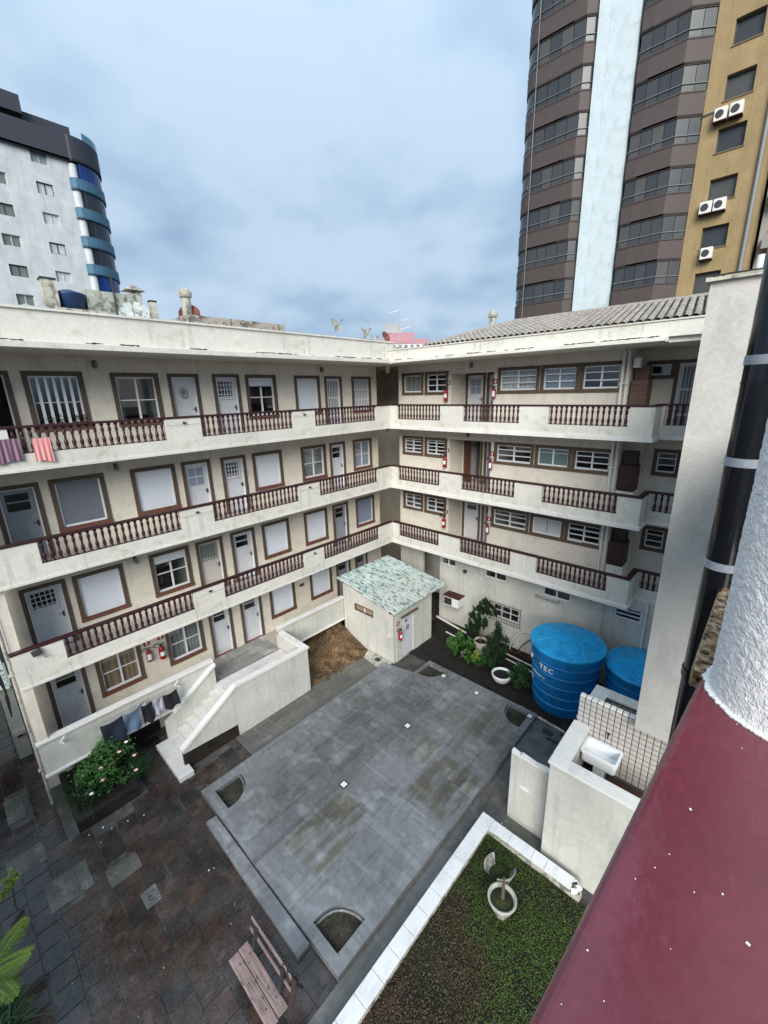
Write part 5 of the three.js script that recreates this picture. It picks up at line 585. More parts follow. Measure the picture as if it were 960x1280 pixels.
// ================================================================ BENCH
{
  const b = thing('bench', [7.72, 0, 12.5], 'faded pinkish wooden slat bench standing on the dark paving', 'bench');
  part('seat_plank', b, M.timber, rbox(7.03, 0.43, 12.585, 8.42, 0.47, 12.78, 0.008)); part('seat_plank', b, M.timber, rbox(7.02, 0.43, 12.375, 8.4, 0.47, 12.57, 0.008)); part('back_slat', b, M.timber, rbox(7.0, 0.62, 12.255, 8.38, 0.73, 12.285, 0.008)); part('back_slat', b, M.timber, rbox(6.98, 0.8, 12.19, 8.37, 0.9, 12.22, 0.008));
  for (const x of [7.25, 8.15]) { part('leg', b, M.iron, box(x - 0.03, 0, 12.68, x + 0.03, 0.43, 12.74), box(x - 0.03, 0.37, 12.42, x + 0.03, 0.429, 12.68)); part('leg', b, M.iron, turned(box(x - 0.03, 0, 12.34, x + 0.03, 0.92, 12.4), [x, 0.43, 12.37], -0.2, 0, 0)); }
  part('bolts', b, M.iron, [7.25, 8.15].flatMap(x => [12.45, 12.66].map(z => rod([x, 0.47, z], [x, 0.476, z], 0.014, 8))));
  const j = (() => { const g = new THREE.PlaneGeometry(1, 1, 12, 20), p = g.attributes.position; for (let i = 0; i < p.count; i++) { const u = p.getX(i) + 0.5, v = p.getY(i) + 0.5, s = (v - 0.5) * 2, x = 8.08 + 0.42 * u + 0.02 * Math.sin(v * 9), fold = 0.02 * Math.sin(u * 17 + v * 3); p.setXYZ(i, x, 0.925 - 0.5 * Math.abs(s) ** 1.3 + 0.01 * Math.sin(u * 20), 12.2 + s * 0.06 * (0.3 + Math.abs(s)) * 2 + fold); } g.computeVertexNormals(); return plain(g); })();
  single('jacket', [8.28, 0.5, 12.2], 'dark brown cloth hung over the bench back', 'jacket', mat([0.03, 0.018, 0.018], 0.85), j);
}
// ================================================================ LAUNDRY LINES, CLOTHES, TOWELS
{
  const cl = thing('clothesline', [0.3, 2, 12.3], 'white bracketed clothesline along the ground floor parapet', 'clothesline');
  for (const z of [13.8, 10.77]) part('bracket', cl, M.white, rod([0.0, 1.85, z], [0.42, 2.0, z], 0.014, 6), rod([0.1, 2.04, z - 0.08], [0.12, 1.86, z + 0.06], 0.014, 6)); part('line', cl, M.steel, rod([0.4, 1.99, 13.8], [0.4, 1.99, 10.77], 0.004, 4), rod([0.25, 1.95, 13.8], [0.25, 1.95, 10.77], 0.004, 4), rod([0.12, 1.9, 13.8], [0.12, 1.9, 10.77], 0.004, 4));
  const cloth = (name, label, z0, z1, x, y0, y1, m, seed, rag = 0.03) => { const g = new THREE.PlaneGeometry(1, 1, 16, 14), p = g.attributes.position, w = Math.abs(z1 - z0); for (let i = 0; i < p.count; i++) { const u = p.getX(i) + 0.5, v = p.getY(i) + 0.5, d = 1 - v; p.setXYZ(i, x + 0.035 * d * Math.sin(u * 9 + seed) + 0.02 * Math.sin(d * 6 + u * 4), mix(y0, y1, v) - 0.04 * Math.sin(u * Math.PI) * v - rag * Math.sin(u * 7 + seed) * d, mix(z0, z1, u) + w * 0.08 * d * Math.sin(seed * 3 + d * 3)); } g.computeVertexNormals(); return single(name, [x, y1, (z0 + z1) / 2], label, 'clothing', m, plain(g), 'laundry on the ground floor line'); };
  const navy = mat([0.012, 0.016, 0.035], 0.9), denim = mat([0.1, 0.15, 0.22], 0.9), blk = mat([0.008, 0.008, 0.011], 0.9), lil = mat([0.36, 0.35, 0.42], 0.9);
  cloth('garment', 'navy garment at the end of the ground floor line', 12.98, 12.4, 0.4, 1.2, 1.98, navy, 1); cloth('garment', 'faded denim shorts on the ground floor line', 12.38, 11.95, 0.4, 1.3, 1.98, denim, 2); cloth('garment', 'black garment next to the faded denim', 11.92, 11.6, 0.4, 1.28, 1.98, blk, 3, 0.06); cloth('garment', 'pale lilac cloth between two black garments', 11.58, 11.33, 0.4, 1.42, 1.98, lil, 4); cloth('garment', 'black garment hanging next to the stair stringer', 11.3, 10.86, 0.42, 1.4, 1.98, blk, 5); cloth('garment', 'short lilac cloth bunched over the line', 11.95, 11.7, 0.13, 1.7, 1.92, lil, 6);
  const towel = (label, z0, z1, m, s, y1 = 10.03, y0 = 9.5) => { const g = new THREE.PlaneGeometry(1, 1, 30, 10), p = g.attributes.position; for (let i = 0; i < p.count; i++) { const u = p.getX(i) + 0.5, v = p.getY(i) + 0.5; p.setXYZ(i, 0.07 + 0.014 * Math.sin(u * 22 + s) * (1.2 - v), mix(y0, y1, v) - 0.03 * Math.sin(u * 5 + s) * (1 - v), mix(z0, z1, u)); } g.computeVertexNormals(); return single('towel', [0.07, y1, (z0 + z1) / 2], label, 'towel', m, plain(g), 'towels on the top balustrade'); };
  const stripe = tex(256, 0.09, (u) => (Math.sin(u * 6.283) > 0.1 ? [0.8, 0.68, 0.74] : [0.52, 0.42, 0.5])); towel('mauve striped towel drying on the top floor balustrade', 13.62, 13.06, mat([0.5, 0.42, 0.46], 0.95, { map: stripe }), 1); towel('coral pink towel drying on the top floor balustrade', 12.83, 12.48, mat([0.72, 0.3, 0.29], 0.95), 3, 10.0, 9.44); single('towel_line', [0.07, 10, 13], 'thin line along the top balustrade', 'line', M.steel, rod([0.06, 10.03, 14.2], [0.06, 10.03, 9.9], 0.004, 4));
  // line hooks and wires on the other parapets
  for (const [y, a, b] of [[7.35, 8.75, 9.7], [7.35, 4.3, 5.3], [4.6, 4.3, 5.3], [4.6, 8.7, 9.7], [10.12, 4.3, 5.3], [10.12, 8.7, 9.72]]) { const t = thing('line_hooks', [0, y, (a + b) / 2], 'small metal line hooks on the ' + (y > 10 ? 'top' : y > 7 ? 'second' : 'third') + ' balcony panel ' + (a > 6 ? 'next to the long left balustrade' : 'next to the corner balustrade'), 'hooks', 'line hooks on the parapet panels'); part('hook', t, M.iron, box(0.0, y - 0.02, (a + b) / 2 - 0.05, 0.05, y + 0.03, (a + b) / 2 + 0.04)); part('wire', t, M.steel, rod([0.03, y - 0.05, a], [0.03, y - 0.05, b], 0.004, 4)); }
  const lh = thing('floodlight', [0.05, 4.6, 13.75], 'small grey floodlight and bracket at the end of the lowest balcony', 'floodlight'); part('head', lh, M.iron, turned(rbox(0.01, 4.58, 13.7, 0.09, 4.74, 13.9, 0.02), [0.05, 4.65, 13.8], 0.2, 0, 0.2)); part('arm', lh, M.steel, rod([0.06, 4.6, 13.75], [0.09, 4.45, 13.62], 0.018, 6));
  for (const [z, m, pl] of [[12.15, M.leafB, 'nearest the open door'], [11.95, M.leafB, 'next but one to the open door'], [11.6, M.terracotta, 'with reddish leaves'], [11.4, M.leafD, 'with dark leaves at the far end']]) { const t = thing('window_pot', [XW + 0.12, 10.12, z], 'small pot plant on the boarded window sill, ' + pl, 'pot plant', 'pots on the boarded window sill'); part('pot', t, M.terracotta, lathe([[0, 0], [0.05, 0], [0.07, 0.1], [0, 0.1]], XW + 0.1, 10.19, z, 10)); part('leaves', t, m, bushLeaves(rand(z * 100), XW + 0.1, 10.36, z, 0.07, 0.08, 0.08, 40, 0.07, 0.03)); }
}
// ================================================================ EAST WING: the gallery the picture is taken from
{
  const y = 10.31, ew = thing('apartment_wing', [14, 0, 9], 'near wing with wide maroon sill, granite coping and rough white post', 'building'), X = v => CX + v, Z = v => CZ + v;
  const sill = (() => { const s = new THREE.Shape([[X(-0.262), Z(2.4)], [X(0.24), Z(2.4)], [X(0.24), Z(-1.0)], [X(-0.03), Z(-1.0)]].map(p => new THREE.Vector2(...p))); const g = new THREE.ExtrudeGeometry(s, { depth: 0.05, bevelEnabled: true, bevelSize: 0.014, bevelThickness: 0.014, bevelSegments: 4, bevelOffset: -0.014 }); g.rotateX(Math.PI / 2); g.translate(0, y - 0.014, 0); return plain(g); })();
  part('maroon_sill', ew, M.sillRed, sill);
  const R = rand(64), ch = []; for (const [px, pz, s] of [[0.0, -0.62, 0.006], [0.035, -0.86, 0.003], [0.045, -0.8, 0.003], [-0.01, -0.53, 0.0025], [0.02, -0.5, 0.003], [0.045, -0.52, 0.004], [0.07, -0.48, 0.007], [-0.02, -0.5, 0.0025], [-0.035, -0.47, 0.0025], [-0.055, -0.36, 0.003], [-0.03, -0.33, 0.0025], [-0.06, -0.3, 0.002], [0.0, -0.3, 0.002], [0.01, -0.42, 0.002], [0.03, -0.93, 0.002]]) { for (let k = 0; k < 1; k++) ch.push(turned(box(X(px) - s * (0.1 + 0.25 * R()), y - 0.001, Z(pz) - s * 0.2, X(px) + s * (0.1 + 0.25 * R()), y + 0.0006, Z(pz) + s * 0.2), [X(px), y, Z(pz)], 0, R() * 3, 0)); } part('paint_flakes', ew, M.flake, ch).userData.kind = 'stuff';
  part('granite_coping', ew, M.granite, rbox(X(-0.05), y - 0.05, Z(-9.2), X(0.24), y - 0.004, Z(-1.002), 0.006, 2));
  part('parapet', ew, M.column, box(X(-0.03), y - 1.05, Z(-9.2), X(0.2), y - 0.066, Z(2.4))); part('gallery_slab', ew, M.column, box(X(-0.03), y - 1.2, Z(-9.2), X(3), y - 1.051, Z(2.4)));
  // rough-cast post
  const g = new THREE.CylinderGeometry(0.14, 0.14, 1.7, 260, 520, true), p = g.attributes.position; for (let i = 0; i < p.count; i++) { const a = Math.atan2(p.getZ(i), p.getX(i)), yy = p.getY(i), u = (a / 6.28319 + 1) % 1, n = fbm(u, yy * 1.1 + 3, 90, 110, 2, 5), m = fbm(u, yy * 0.6 + 2, 50, 40, 2, 9); const d = 0.0012 * sm(0.45, 0.7, n) + 0.001 * (m - 0.5); const k = (0.14 + d) / 0.14; p.setX(i, p.getX(i) * k); p.setZ(i, p.getZ(i) * k); } g.computeVertexNormals(); { const uv = g.attributes.uv, q = g.attributes.position; for (let i = 0; i < q.count; i++) uv.setXY(i, uv.getX(i) * 0.96, q.getY(i)); } g.translate(X(0.124), y + 0.845, Z(-0.985)); part('rough_post', ew, M.stucco, g.toNonIndexed());
  { const a = []; for (let k = 0; k < 130; k++) { const t0 = k / 130 * 6.283, r = 0.139 + 0.003 * R(); a.push(ball(X(0.124) + Math.cos(t0) * r, y + 0.001, Z(-0.985) + Math.sin(t0) * r, 0.009 + 0.006 * R(), 0.0035, 0.006 + 0.004 * R(), 9, 6)); } part('post_skirt', ew, M.stucco, a); }
  // tall end wall beyond, with stone cap
  part('end_wall', ew, M.column, box(11.82, 3.6, 0.2, 16, 12.46, 5.3)); part('wall_cap', ew, M.grime, box(11.76, 12.46, 0.1, 16.1, 12.52, 5.38)); part('lower_wall', ew, M.ground, box(12.6, 0, 5.07, 16, 3.599, 5.28));
  { const gs = []; for (let k = 0; k < 70; k++) gs.push(turned(box(11.78 + 2 * R(), 12.515, 5.2 + 0.17 * R(), 11.86 + 2.05 * R(), 12.53 + 0.03 * R(), 5.3 + 0.08 * R()), [12, 12.5, 5.3], 0.1 * R(), 0.2 * R(), 0)); part('cap_debris', ew, M.moss, gs).userData.kind = 'stuff'; } part('cap_pot', ew, M.pvc, rod([12.38, 12.53, 5.1], [12.38, 12.78, 5.1], 0.05, 10));
  // black drain pipe outside the coping
  const dp = thing('drain_pipe', [X(-0.05), 0, Z(-1.55)], 'black plastic drain pipe with grey tape bands beside the granite coping', 'pipe'), px = X(-0.053), pz = Z(-1.55), r = 0.046;
  part('pipe', dp, M.pipeBlack, plain(new THREE.CylinderGeometry(r, r, 14, 40, 1, true).translate(px, 6.5, pz)), rod([px, CY - 0.93, pz], [px, CY - 0.9, pz], r + 0.004, 40), rod([px, CY - 0.335, pz], [px, CY - 0.33, pz], r + 0.0015, 40), rod([px, CY - 0.005, pz], [px, CY - 0.0, pz], r + 0.0015, 40)); for (const yy of [0.055, -0.215, -0.525]) part('tape_band', dp, M.tape, rod([px, CY + yy - 0.012, pz], [px, CY + yy + 0.012, pz], r + 0.0025, 40));
}
// ================================================================ ROOFTOP CLUTTER
{
  const dish = (x, y, z, r, az, el, m, label) => { const t = thing('satellite_dish', [x, y, z], label, 'satellite dish', 'rooftop dishes'); const g = new THREE.SphereGeometry(r * 2, 22, 8, 0, 6.283, 0, 0.53); g.rotateX(Math.PI); g.translate(0, r * 2, 0); const q = new THREE.Quaternion().setFromEuler(new THREE.Euler(Math.PI / 2 - el, az, 0, 'YXZ')); g.applyQuaternion(q); const o = new THREE.Vector3(x, y + r * 0.9, z); g.translate(o.x, o.y, o.z); part('reflector', t, m, plain(g)); const f = new THREE.Vector3(0, 1, 0).applyQuaternion(q).multiplyScalar(r * 1.25).add(o); part('feed_arm', t, M.steel, rod([x, y + 0.05, z], f.toArray(), 0.015, 6), box(f.x - 0.04, f.y - 0.04, f.z - 0.04, f.x + 0.04, f.y + 0.04, f.z + 0.04)); part('mount', t, M.steel, rod([x, y - 0.35, z], [x, y + r * 0.9, z], 0.025, 6)); };
  const stk = (x, z, w, y0, y1, m, label, cap) => { const t = thing('chimney', [x, y0, z], label, 'chimney', 'rooftop chimneys'); part('stack', t, m, box(x - w, y0, z - w, x + w, y1, z + w)); if (cap) { const c = new THREE.ConeGeometry(w * 2.2, w * 1.1, 4); c.rotateY(Math.PI / 4); c.translate(x, y1 + w * 1.1, z); part('cap', t, M.grime, plain(c), rod([x, y1, z], [x, y1 + w * 0.7, z], w * 0.3, 6)); } else part('rim', t, M.iron, box(x - w * 1.1, y1, z - w * 1.1, x + w * 1.1, y1 + 0.05, z + w * 1.1)); };
  stk(-3, 11.2, 0.17, 12.4, 14.15, M.grime, 'grey square chimney beside the dark blue roof tank'); stk(-4.2, 8.55, 0.2, 12.4, 14.3, M.pot, 'capped square flue behind the mossy tank block', true); stk(-3, 8.42, 0.1, 12.4, 13.9, M.pot, 'thin flue right of the mossy tank block'); 
  const t = thing('roof_tank', [-3.2, 13.3, 10.7], 'dark blue round tank on the flat roof', 'water tank'); part('body', t, mat([0.006, 0.03, 0.1], 0.4), lathe([[0, 0], [0.36, 0], [0.42, 0.42], [0.44, 0.46], [0.1, 0.58], [0, 0.58]], -3.2, 13.42, 10.68, 28)); part('stand', t, M.grime, box(-3.8, 12.4, 9.9, -2.7, 13.42, 11.1));
  const w = thing('roof_tank_block', [-3.2, 12.4, 9.5], 'pale mossy concrete tank block on the flat roof', 'tank block'); part('block', w, mat([0.52, 0.56, 0.52], 0.9, { map: T.grime }), box(-4.2, 12.4, 8.75, -3.0, 14.05, 10.3)); part('mast', w, M.iron, rod([-2.95, 13, 9.55], [-2.95, 14.6, 9.55], 0.02, 6));
  const tb = (x, y, z, label) => { const q = thing('turbine_vent', [x, y, z], label, 'roof vent', 'turbine vents'); part('flue', q, M.pot, rod([x, y - 0.75, z], [x, y, z], 0.16, 14)); part('rotor', q, M.pot, lathe([[0.12, 0], [0.19, 0.06], [0.23, 0.16], [0.18, 0.27], [0.06, 0.33], [0, 0.33]], x, y, z, 18)); part('vanes', q, M.grime, Array.from({ length: 12 }, (_, k) => { const a = k / 12 * 6.283; return box(x + Math.cos(a) * 0.2 - 0.01, y + 0.05, z + Math.sin(a) * 0.2 - 0.01, x + Math.cos(a) * 0.2 + 0.02, y + 0.25, z + Math.sin(a) * 0.2 + 0.02); })); };
  tb(-3, 14.15, 7.28, 'turbine vent beside the red dish on the staircase wing roof'); tb(2.6, 13.95, -4.2, 'turbine vent on the ridge of the barrel tiled roof');
  dish(-3, 13.3, 7.2, 0.36, 1.0, 0.5, mat([0.24, 0.055, 0.04], 0.6, { map: T.grime }), 'large red dish on the flat roof below the turbine vent'); dish(-2.5, 13.0, 9.2, 0.42, 1.2, 0.6, mat([0.6, 0.66, 0.68], 0.6, { map: T.grime }), 'pale dish leaning before the mossy tank block'); dish(-2, 13.35, 1.3, 0.34, 1.9, 0.55, M.pot, 'pale dish standing alone on the parapet'); dish(-2, 13.2, -0.5, 0.3, 1.8, 0.5, M.pot, 'pale dish beside the small red dish'); dish(-2, 13.15, -1.2, 0.16, 1.6, 0.5, M.pot, 'tiny pale dish between two larger dishes'); dish(-2, 13.2, -1.95, 0.26, 1.6, 0.45, mat([0.3, 0.09, 0.06], 0.6, { map: T.grime }), 'small red dish at the corner of the roofs');
  const mast = (x, y0, y1, z, arms, label) => { const q = thing('antenna', [x, y0, z], label, 'antenna', 'rooftop antennas'); part('mast', q, M.steel, rod([x, y0, z], [x, y1, z], 0.02, 6)); part('elements', q, M.steel, arms.flatMap(([yy, a, L]) => { const c = Math.cos(a), s = Math.sin(a); return [rod([x, yy, z], [x + c * L, yy - 0.12, z + s * L], 0.014, 5), ...[0.3, 0.55, 0.8, 1].map(k => rod([x + c * L * k - s * 0.14, yy - 0.12 * k, z + s * L * k + c * 0.14], [x + c * L * k + s * 0.14, yy - 0.12 * k, z + s * L * k - c * 0.14], 0.008, 4))]; })); };
  mast(-2, 12.5, 14.3, -0.78, [[14.1, 0.6, 0.1]], 'thin mast between the pale dishes'); mast(-2, 12.5, 14.78, -3.02, [[14.75, 2.4, 0.6]], 'tall antenna mast before the pink building'); mast(-2, 12.5, 14.52, -4.05, [[14.5, 2.4, 0.6], [14.1, 2.4, 0.6]], 'shorter antenna mast right of the tall one');
  single('roof_ledge', [-1, 12.5, -2.5], 'pale weathered parapet behind the corner dishes', 'parapet', M.grime, [box(-3, 12.3, -5.5, -1.4, 12.95, -1.51), box(-0.9, 12.3, -5.5, 1.6, 12.85, -3.2)]);
}
// ================================================================ NEIGHBOURING TOWERS
const arcPts = (cx, cz, rx, rz, a0, a1, n) => Array.from({ length: n + 1 }, (_, k) => { const a = a0 + (a1 - a0) * k / n; return [cx + rx * Math.cos(a), cz + rz * Math.sin(a)]; });
function strip(pts, y0, y1, off = 0) { const q = []; for (let k = 0; k < pts.length - 1; k++) { const [x0, z0] = pts[k], [x1, z1] = pts[k + 1]; q.push(x0, y0, z0, x1, y0, z1, x1, y1, z1, x0, y0, z0, x1, y1, z1, x0, y1, z0); } const g = new THREE.BufferGeometry(); g.setAttribute('position', new THREE.Float32BufferAttribute(q, 3)); g.computeVertexNormals(); return uvm(g); }
{
  const rt = thing('brown_glass_tower', [-1, 0, -30], 'tall tower with brown curved glazed balconies and a white stripe', 'building'), ZT = -27.5;
  const brown = mat([0.072, 0.052, 0.048], 0.6, { map: T.plaster }), brownD = mat([0.072, 0.052, 0.048], 0.7), gl = mat([0.045, 0.048, 0.052], 0.3), gl2 = mat([0.035, 0.038, 0.043], 0.25), gl3 = mat([0.058, 0.057, 0.058], 0.6), rail = mat([0.2, 0.21, 0.22], 0.5), stripe = mat([0.6, 0.7, 0.75], 0.6, { map: T.plaster }), tan = mat([0.375, 0.27, 0.135], 0.85, { map: T.render });
  part('core', rt, brownD, box(-8.0, 0, -44, 5, 47.5, ZT - 1.2)); part('white_stripe', rt, stripe, box(-2.28, 0, -30, 0.72, 50, ZT + 0.55));
  const left = [...arcPts(-6.75, ZT - 2.2, 1.8, 3.04, Math.PI, Math.PI / 2, 0), ...arcPts(-6.75, ZT - 2.2, 1.8, 3.04, Math.PI, Math.PI / 2, 7), [-5.85, ZT + 0.84], [-4.95, ZT + 0.84], [-4.0, ZT + 0.84], [-3.1, ZT + 0.8], [-2.29, ZT + 0.2]].slice(1);
  const right = [[0.73, ZT + 0.2], [1.0, ZT + 0.95], [1.75, ZT + 1.0], [2.5, ZT + 1.0], [3.25, ZT + 1.0], [3.96, ZT + 1.0], [4.65, ZT + 0.52], [5.35, ZT + 0.02]];
  const R = rand(17);
  const bay = (pts, top, name) => { for (let k = -4; k < 13; k++) { const yt = top - 3 * k; if (yt < 4) continue; const b = part(name, rt, brown, strip(pts, yt - 3, yt - 1.62), strip(pts.map(([x, z]) => [x, z + 0.1]), yt - 1.66, yt - 1.6)); const ins = pts.map(([x, z], i) => [x + (i === 0 && x > 0 ? 0.05 : 0), z - 0.12]); for (let i = 0; i < ins.length - 1; i++) part('pane', b, [gl, gl, gl2, gl2, gl3][Math.floor(R() * 5)], strip([[mix(ins[i][0], ins[i + 1][0], 0.02), mix(ins[i][1], ins[i + 1][1], 0.02)], [mix(ins[i][0], ins[i + 1][0], 0.98), mix(ins[i][1], ins[i + 1][1], 0.98)]], yt - 1.62, yt)); part('window_rail', b, rail, pts.slice(0, -1).map((p, i) => rod([p[0], yt - 1.12, p[1] - 0.06], [pts[i + 1][0], yt - 1.12, pts[i + 1][1] - 0.06], 0.03, 4))); part('head_trim', b, brownD, strip(pts.map(([x, z]) => [x, z - 0.05]), yt - 0.06, yt + 0.005)); part('soffit', b, brownD, (() => { const S = new THREE.Shape([...pts, [pts.at(-1)[0], ZT - 1.4], [pts[0][0], ZT - 1.4]].map(p => new THREE.Vector2(...p))); return slab(S, 'y', yt - 3.0 - 0.0, yt - 2.9); })()); } };
  bay(left, 38.02, 'left_storey'); bay(right, 35.0, 'right_storey');
  part('seam_pipe', rt, rail, rod([-6.8, 0, ZT + 0.9], [-6.8, 50, ZT + 0.9], 0.035, 5));
  const tb = thing('tan_tower', [7.5, 0, -30], 'tan tower face with dark square windows and wall air conditioners', 'building');
  part('wall', tb, tan, (() => { const S = new THREE.Shape([[5.36, 0], [9.2, 0], [9.2, 50], [5.36, 50]].map(p => new THREE.Vector2(...p))); for (let k = -4; k < 11; k++) { const y = 33.75 - 2.99 * k; S.holes.push(new THREE.Path([[6.42, y - 1.42], [7.97, y - 1.42], [7.97, y], [6.42, y]].map(p => new THREE.Vector2(...p)))); } return slab(S, 'z', ZT - 0.5, ZT); })(), box(9.2, 0, -44, 9.4, 50, ZT - 0.01));
  for (let k = -4; k < 11; k++) { const y = 33.75 - 2.99 * k; const q = part('window', tb, mat([0.05, 0.045, 0.04], 0.5), box(6.42, y - 1.42, ZT - 0.4, 6.5, y, ZT - 0.25), box(7.89, y - 1.42, ZT - 0.4, 7.97, y, ZT - 0.25), box(6.5, y - 0.1, ZT - 0.4, 7.89, y, ZT - 0.25)); part('pane', q, k % 2 ? mat([0.06, 0.062, 0.06], 0.3) : gl2, box(6.5, y - 1.42, ZT - 0.36, 7.89, y - 0.1, ZT - 0.34)); part('sill', q, mat([0.14, 0.11, 0.07], 0.8), box(6.36, y - 1.5, ZT - 0.3, 8.03, y - 1.421, ZT + 0.06)); }
  part('rain_pipe', tb, rail, rod([9.05, 0, ZT + 0.15], [9.05, 50, ZT + 0.15], 0.12, 8)); part('bay_conduit', tb, rail, rod([5.4, 28.9, ZT + 0.1], [6.3, 28.9, ZT + 0.1], 0.05, 5));
  const acs = [[6.45, 28.1, 'upper pair, first'], [7.3, 28.1, 'upper pair, second'], [6.45, 22.6, 'middle pair, first'], [7.25, 22.6, 'middle pair, second'], [6.95, 19.6, 'single one below the middle pair'], [6.25, 16.5, 'lowest pair, first'], [7.05, 16.5, 'lowest pair, second']];
  for (const [x, y, l] of acs) { const t = thing('air_conditioner', [x, y, ZT + 0.3], 'boxed air conditioner on the tan tower, ' + l, 'air conditioner', 'air conditioners on the tan tower'); part('case', t, M.pvc, rbox(x - 0.36, y, ZT, x + 0.36, y + 0.75, ZT + 0.5, 0.03, 1)); part('fan_grille', t, M.iron, rod([x - 0.06, y + 0.38, ZT + 0.5], [x - 0.06, y + 0.38, ZT + 0.52], 0.24, 16)); part('bracket', t, M.rust, box(x - 0.38, y - 0.06, ZT, x + 0.38, y - 0.001, ZT + 0.55)); }
  const nb = thing('shaded_tower', [12, 0, -31], 'darker building with stacked balconies beyond the tan tower', 'building'); part('wall', nb, mat([0.42, 0.4, 0.38], 0.8, { map: T.render }), box(9.6, 0, -44, 22, 48, -29.5)); for (let k = 0; k < 14; k++) { const y = 2.2 + k * 2.95; const b = part('balcony', nb, mat([0.26, 0.24, 0.22], 0.8), box(9.9, y, -29.5, 13.5, y + 0.9, -28.4)); part('glazed_door', b, gl2, box(10.1, y + 0.95, -29.45, 13.2, y + 2.6, -29.4)); }
}
{
  const X = -50, lt = thing('white_blue_tower', [-55, 0, 6], 'white apartment tower with curved blue glazed balconies', 'building'); const wh = mat([0.68, 0.72, 0.76], 0.8, { map: T.render }), slate = mat([0.035, 0.04, 0.055], 0.7), blue = mat([0.075, 0.19, 0.29], 0.6, { map: T.plaster }), bg = mat([0.008, 0.045, 0.2], 0.08), dg = mat([0.03, 0.035, 0.045], 0.08), fr = mat([0.05, 0.05, 0.055], 0.5);
  const holes = [], rows = 11; for (let k = 0; k < rows; k++) { const y = 36.3 - 2.87 * k; holes.push([-1.0, 0.47, y - 1.12, y]); if (k) { holes.push([2.95, 4.5, y - 1.12, y]); holes.push([6.8, 8.2, y - 1.12, y]); } }
  const f = { p: (s, y, d) => [X + d, y, s], ax: 'x', at: X }; part('wall', lt, wh, wallWithHoles(f, -2.95, 30, 0, 36.45, holes, 0.4), box(-66, 0, -2.94, X - 0.401, 36.4, 30));
  holes.forEach((h, i) => { const w = part('window', lt, i % 2 ? fr : wh, fb(f, h[0], h[0] + 0.07, h[2], h[3], -0.3, -0.15), fb(f, h[1] - 0.07, h[1], h[2], h[3], -0.3, -0.15), fb(f, h[0] + 0.07, h[1] - 0.07, h[2], h[2] + 0.07, -0.3, -0.15), fb(f, h[0] + 0.07, h[1] - 0.07, h[3] - 0.07, h[3], -0.3, -0.15), fb(f, (h[0] + h[1]) / 2 - 0.04, (h[0] + h[1]) / 2 + 0.04, h[2] + 0.07, h[3] - 0.07, -0.28, -0.16)); const pm = [mat([0.25, 0.29, 0.31], 0.2), mat([0.5, 0.53, 0.55], 0.5), mat([0.16, 0.17, 0.16], 0.3)][(i * 7) % 3]; part('pane', w, pm, fb(f, h[0] + 0.07, (h[0] + h[1]) / 2 - 0.04, h[2] + 0.07, h[3] - 0.07, -0.24, -0.22)); part('pane', w, pm, fb(f, (h[0] + h[1]) / 2 + 0.04, h[1] - 0.07, h[2] + 0.07, h[3] - 0.07, -0.24, -0.22)); });
  // curved bay on the corner
  const arc = arcPts(-53.4, -3.2, 4.0, 3.75, 0, -Math.PI / 2, 12), band = [[-50.0, -2.72], [-49.55, -2.85], ...arc]; const ins = arc.map(([x, z]) => [-53.4 + (x + 53.4) * 0.96, -3.2 + (z + 3.2) * 0.96]);
  for (let k = 0; k < 11; k++) { const y = 34.6 - 2.86 * k; const b = part('balcony', lt, blue, strip(band, y - 1.12, y), slab([...band, [-55, -6.9], [-55, -2.8]], 'y', y - 1.12, y - 1.0)); for (let i = 1; i < 12; i++) part('pane', b, (k === 0 || k === 4 || (i > 6 && k % 2)) ? bg : dg, strip([[mix(ins[i][0], ins[i + 1][0], 0.03), mix(ins[i][1], ins[i + 1][1], 0.03)], [mix(ins[i][0], ins[i + 1][0], 0.97), mix(ins[i][1], ins[i + 1][1], 0.97)]], y - 0.6, y + 1.74)); }
  part('round_column', lt, wh, rod([-50.05, 0, -3.3], [-50.05, 36, -3.3], 0.42, 12)); part('bay_core', lt, wh, box(-54, 0, -6.2, -51.2, 36, -3.3));
  part('roof_band', lt, slate, strip([[-49.6, 30], [-49.6, -3.0], ...arc], 36.2, 38.6), slab([[-49.6, 30], [-49.6, -3.0], ...arc, [-66, -6.9], [-66, 30]], 'y', 36.2, 36.4)); part('penthouse', lt, mat([0.3, 0.27, 0.25], 0.8), box(-60, 38.2, -2.6, -52, 39.6, 30)); part('penthouse_roof', lt, slate, box(-61, 39.2, -4.0, -51.2, 40.1, 0.3), box(-61, 39.5, 0.301, -50.4, 41.1, 30), rod([-53, 40.1, -3.1], [-53, 40.6, -3.1], 0.5, 10)); part('terrace_box', lt, wh, box(-56, 38.2, -5.4, -53.5, 40.4, -3.9)); part('terrace_glass', lt, mat([0.12, 0.3, 0.38], 0.1), strip(arc.slice(3), 38.6, 39.3));
  part('wall_dish', lt, wh, rod([-49.8, 20.6, 3.9], [-49.7, 20.6, 3.9], 0.4, 14));
}
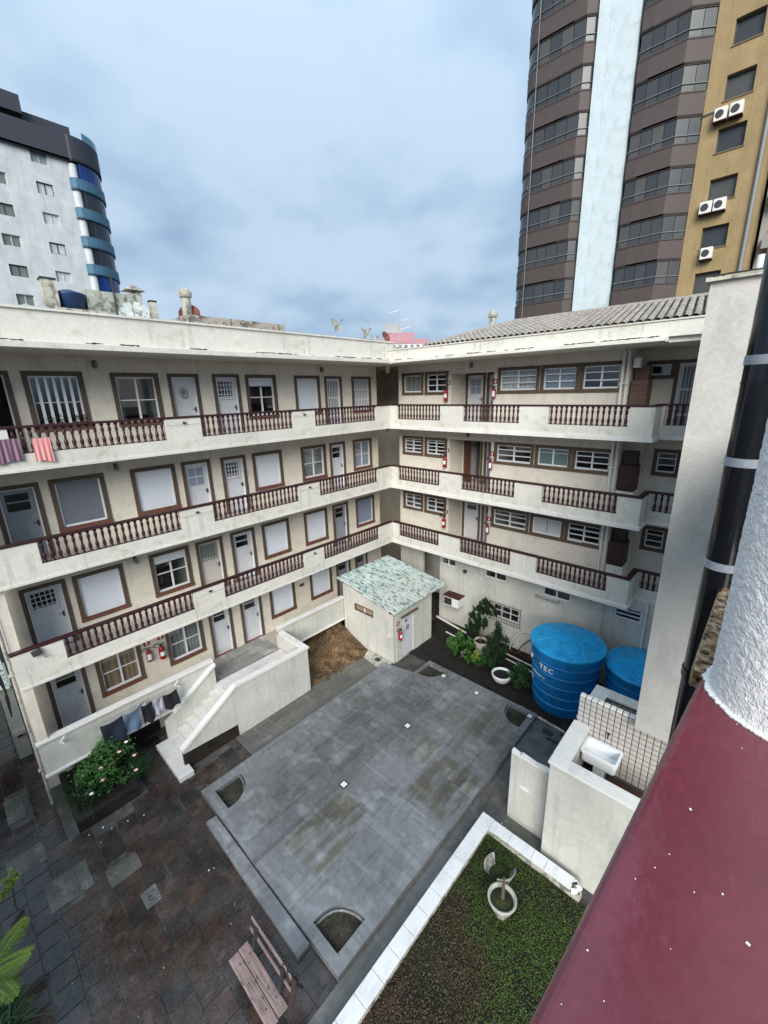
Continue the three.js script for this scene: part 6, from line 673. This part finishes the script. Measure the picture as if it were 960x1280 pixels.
{ // pink building far away
  const d = 150, c = [CX - 0.645 * d, 0, CZ - 0.755 * d], t = thing('pink_building', c, 'distant pink and white stepped building behind the antennas', 'building'); const pk = mat([0.44, 0.23, 0.26], 0.8), wh = mat([0.6, 0.57, 0.6], 0.8), gr = mat([0.36, 0.36, 0.37], 0.8), win = mat([0.1, 0.09, 0.1], 0.4); const [x, , z] = c, u = [0.76, -0.65];  // pink muted so that distance haze is painted into the colour
  const bl = (s0, s1, y0, y1, dp, m, nm) => { const L = s1 - s0, g = new THREE.BoxGeometry(L, y1 - y0, dp); g.rotateY(Math.atan2(0.65, 0.76)); g.translate(x + u[0] * (s0 + s1) / 2, (y0 + y1) / 2, z + u[1] * (s0 + s1) / 2); return part(nm, t, m, plain(g)); };
  bl(-7, 9, 0, 26.4, 10, wh, 'lower_block'); bl(-5.5, 4.6, 26.4, 28.6, 9, pk, 'upper_block'); bl(-4.8, 0.6, 28.6, 31.6, 6, gr, 'roof_tower'); for (let k = 0; k < 6; k++) bl(-7.1, 9.1, 25.2 - k * 3, 26.5 - k * 3, 10.3, pk, 'pink_band'); for (let k = 0; k < 6; k++) for (let i = 0; i < 8; i++) bl(-6.2 + i * 1.9, -5.3 + i * 1.9, 23.5 - k * 3, 24.8 - k * 3, 10.15, win, 'window');
}
// ================================================================ ALLEY AT THE LEFT END
{
  const n = thing('alley_wall', [-3.5, 0, 14.5], 'grey rendered wash-house wall with a small ledge in the alley', 'wall'); const m = mat([0.3, 0.32, 0.31], 0.8, { map: T.render }); part('wall', n, m, box(-4.4, 0, 14.4, -2.75, 2.6, 14.72)); part('ledge', n, m, box(-2.75, 1.0, 14.4, -2.5, 1.12, 14.7)); part('tap_recess', n, M.rust, box(-2.748, 0.78, 14.5, -2.7, 0.9, 14.62));
  const r = thing('alley_roof', [-4, 2.6, 15], 'pale corrugated roof over the alley wash-house', 'roof'); const g = new THREE.PlaneGeometry(1, 1, 90, 4), p = g.attributes.position; for (let i = 0; i < p.count; i++) { const u = p.getX(i) + 0.5, v = p.getY(i) + 0.5, x = mix(-7, -2.6, u); p.setXYZ(i, x, mix(2.6, 3.2, v) + 0.03 * Math.sin(x / 0.17 * 6.283), mix(14.45, 16.6, v)); } g.computeVertexNormals(); part('sheet', r, M.roofSheet, plain(g)); part('cables', r, M.rubber, Array.from({ length: 6 }, (_, k) => tube([[-0.3 - 0.08 * k, 7, 14.5], [-0.6 - 0.1 * k, 5, 14.6 + 0.05 * k], [-1.2 - 0.1 * k, 3.4 - 0.1 * k, 14.55], [-2.0, 2.6 - 0.12 * k, 14.6]], 0.02, 5, 14)));
  single('neighbour_wall', [-2, 0, 18], 'dark neighbour boundary wall along the alley', 'wall', mat([0.2, 0.19, 0.18], 0.9, { map: T.grime }), box(-9, 0, 18.6, 9, 5, 18.9));
}
renderer.render(scene, camera);
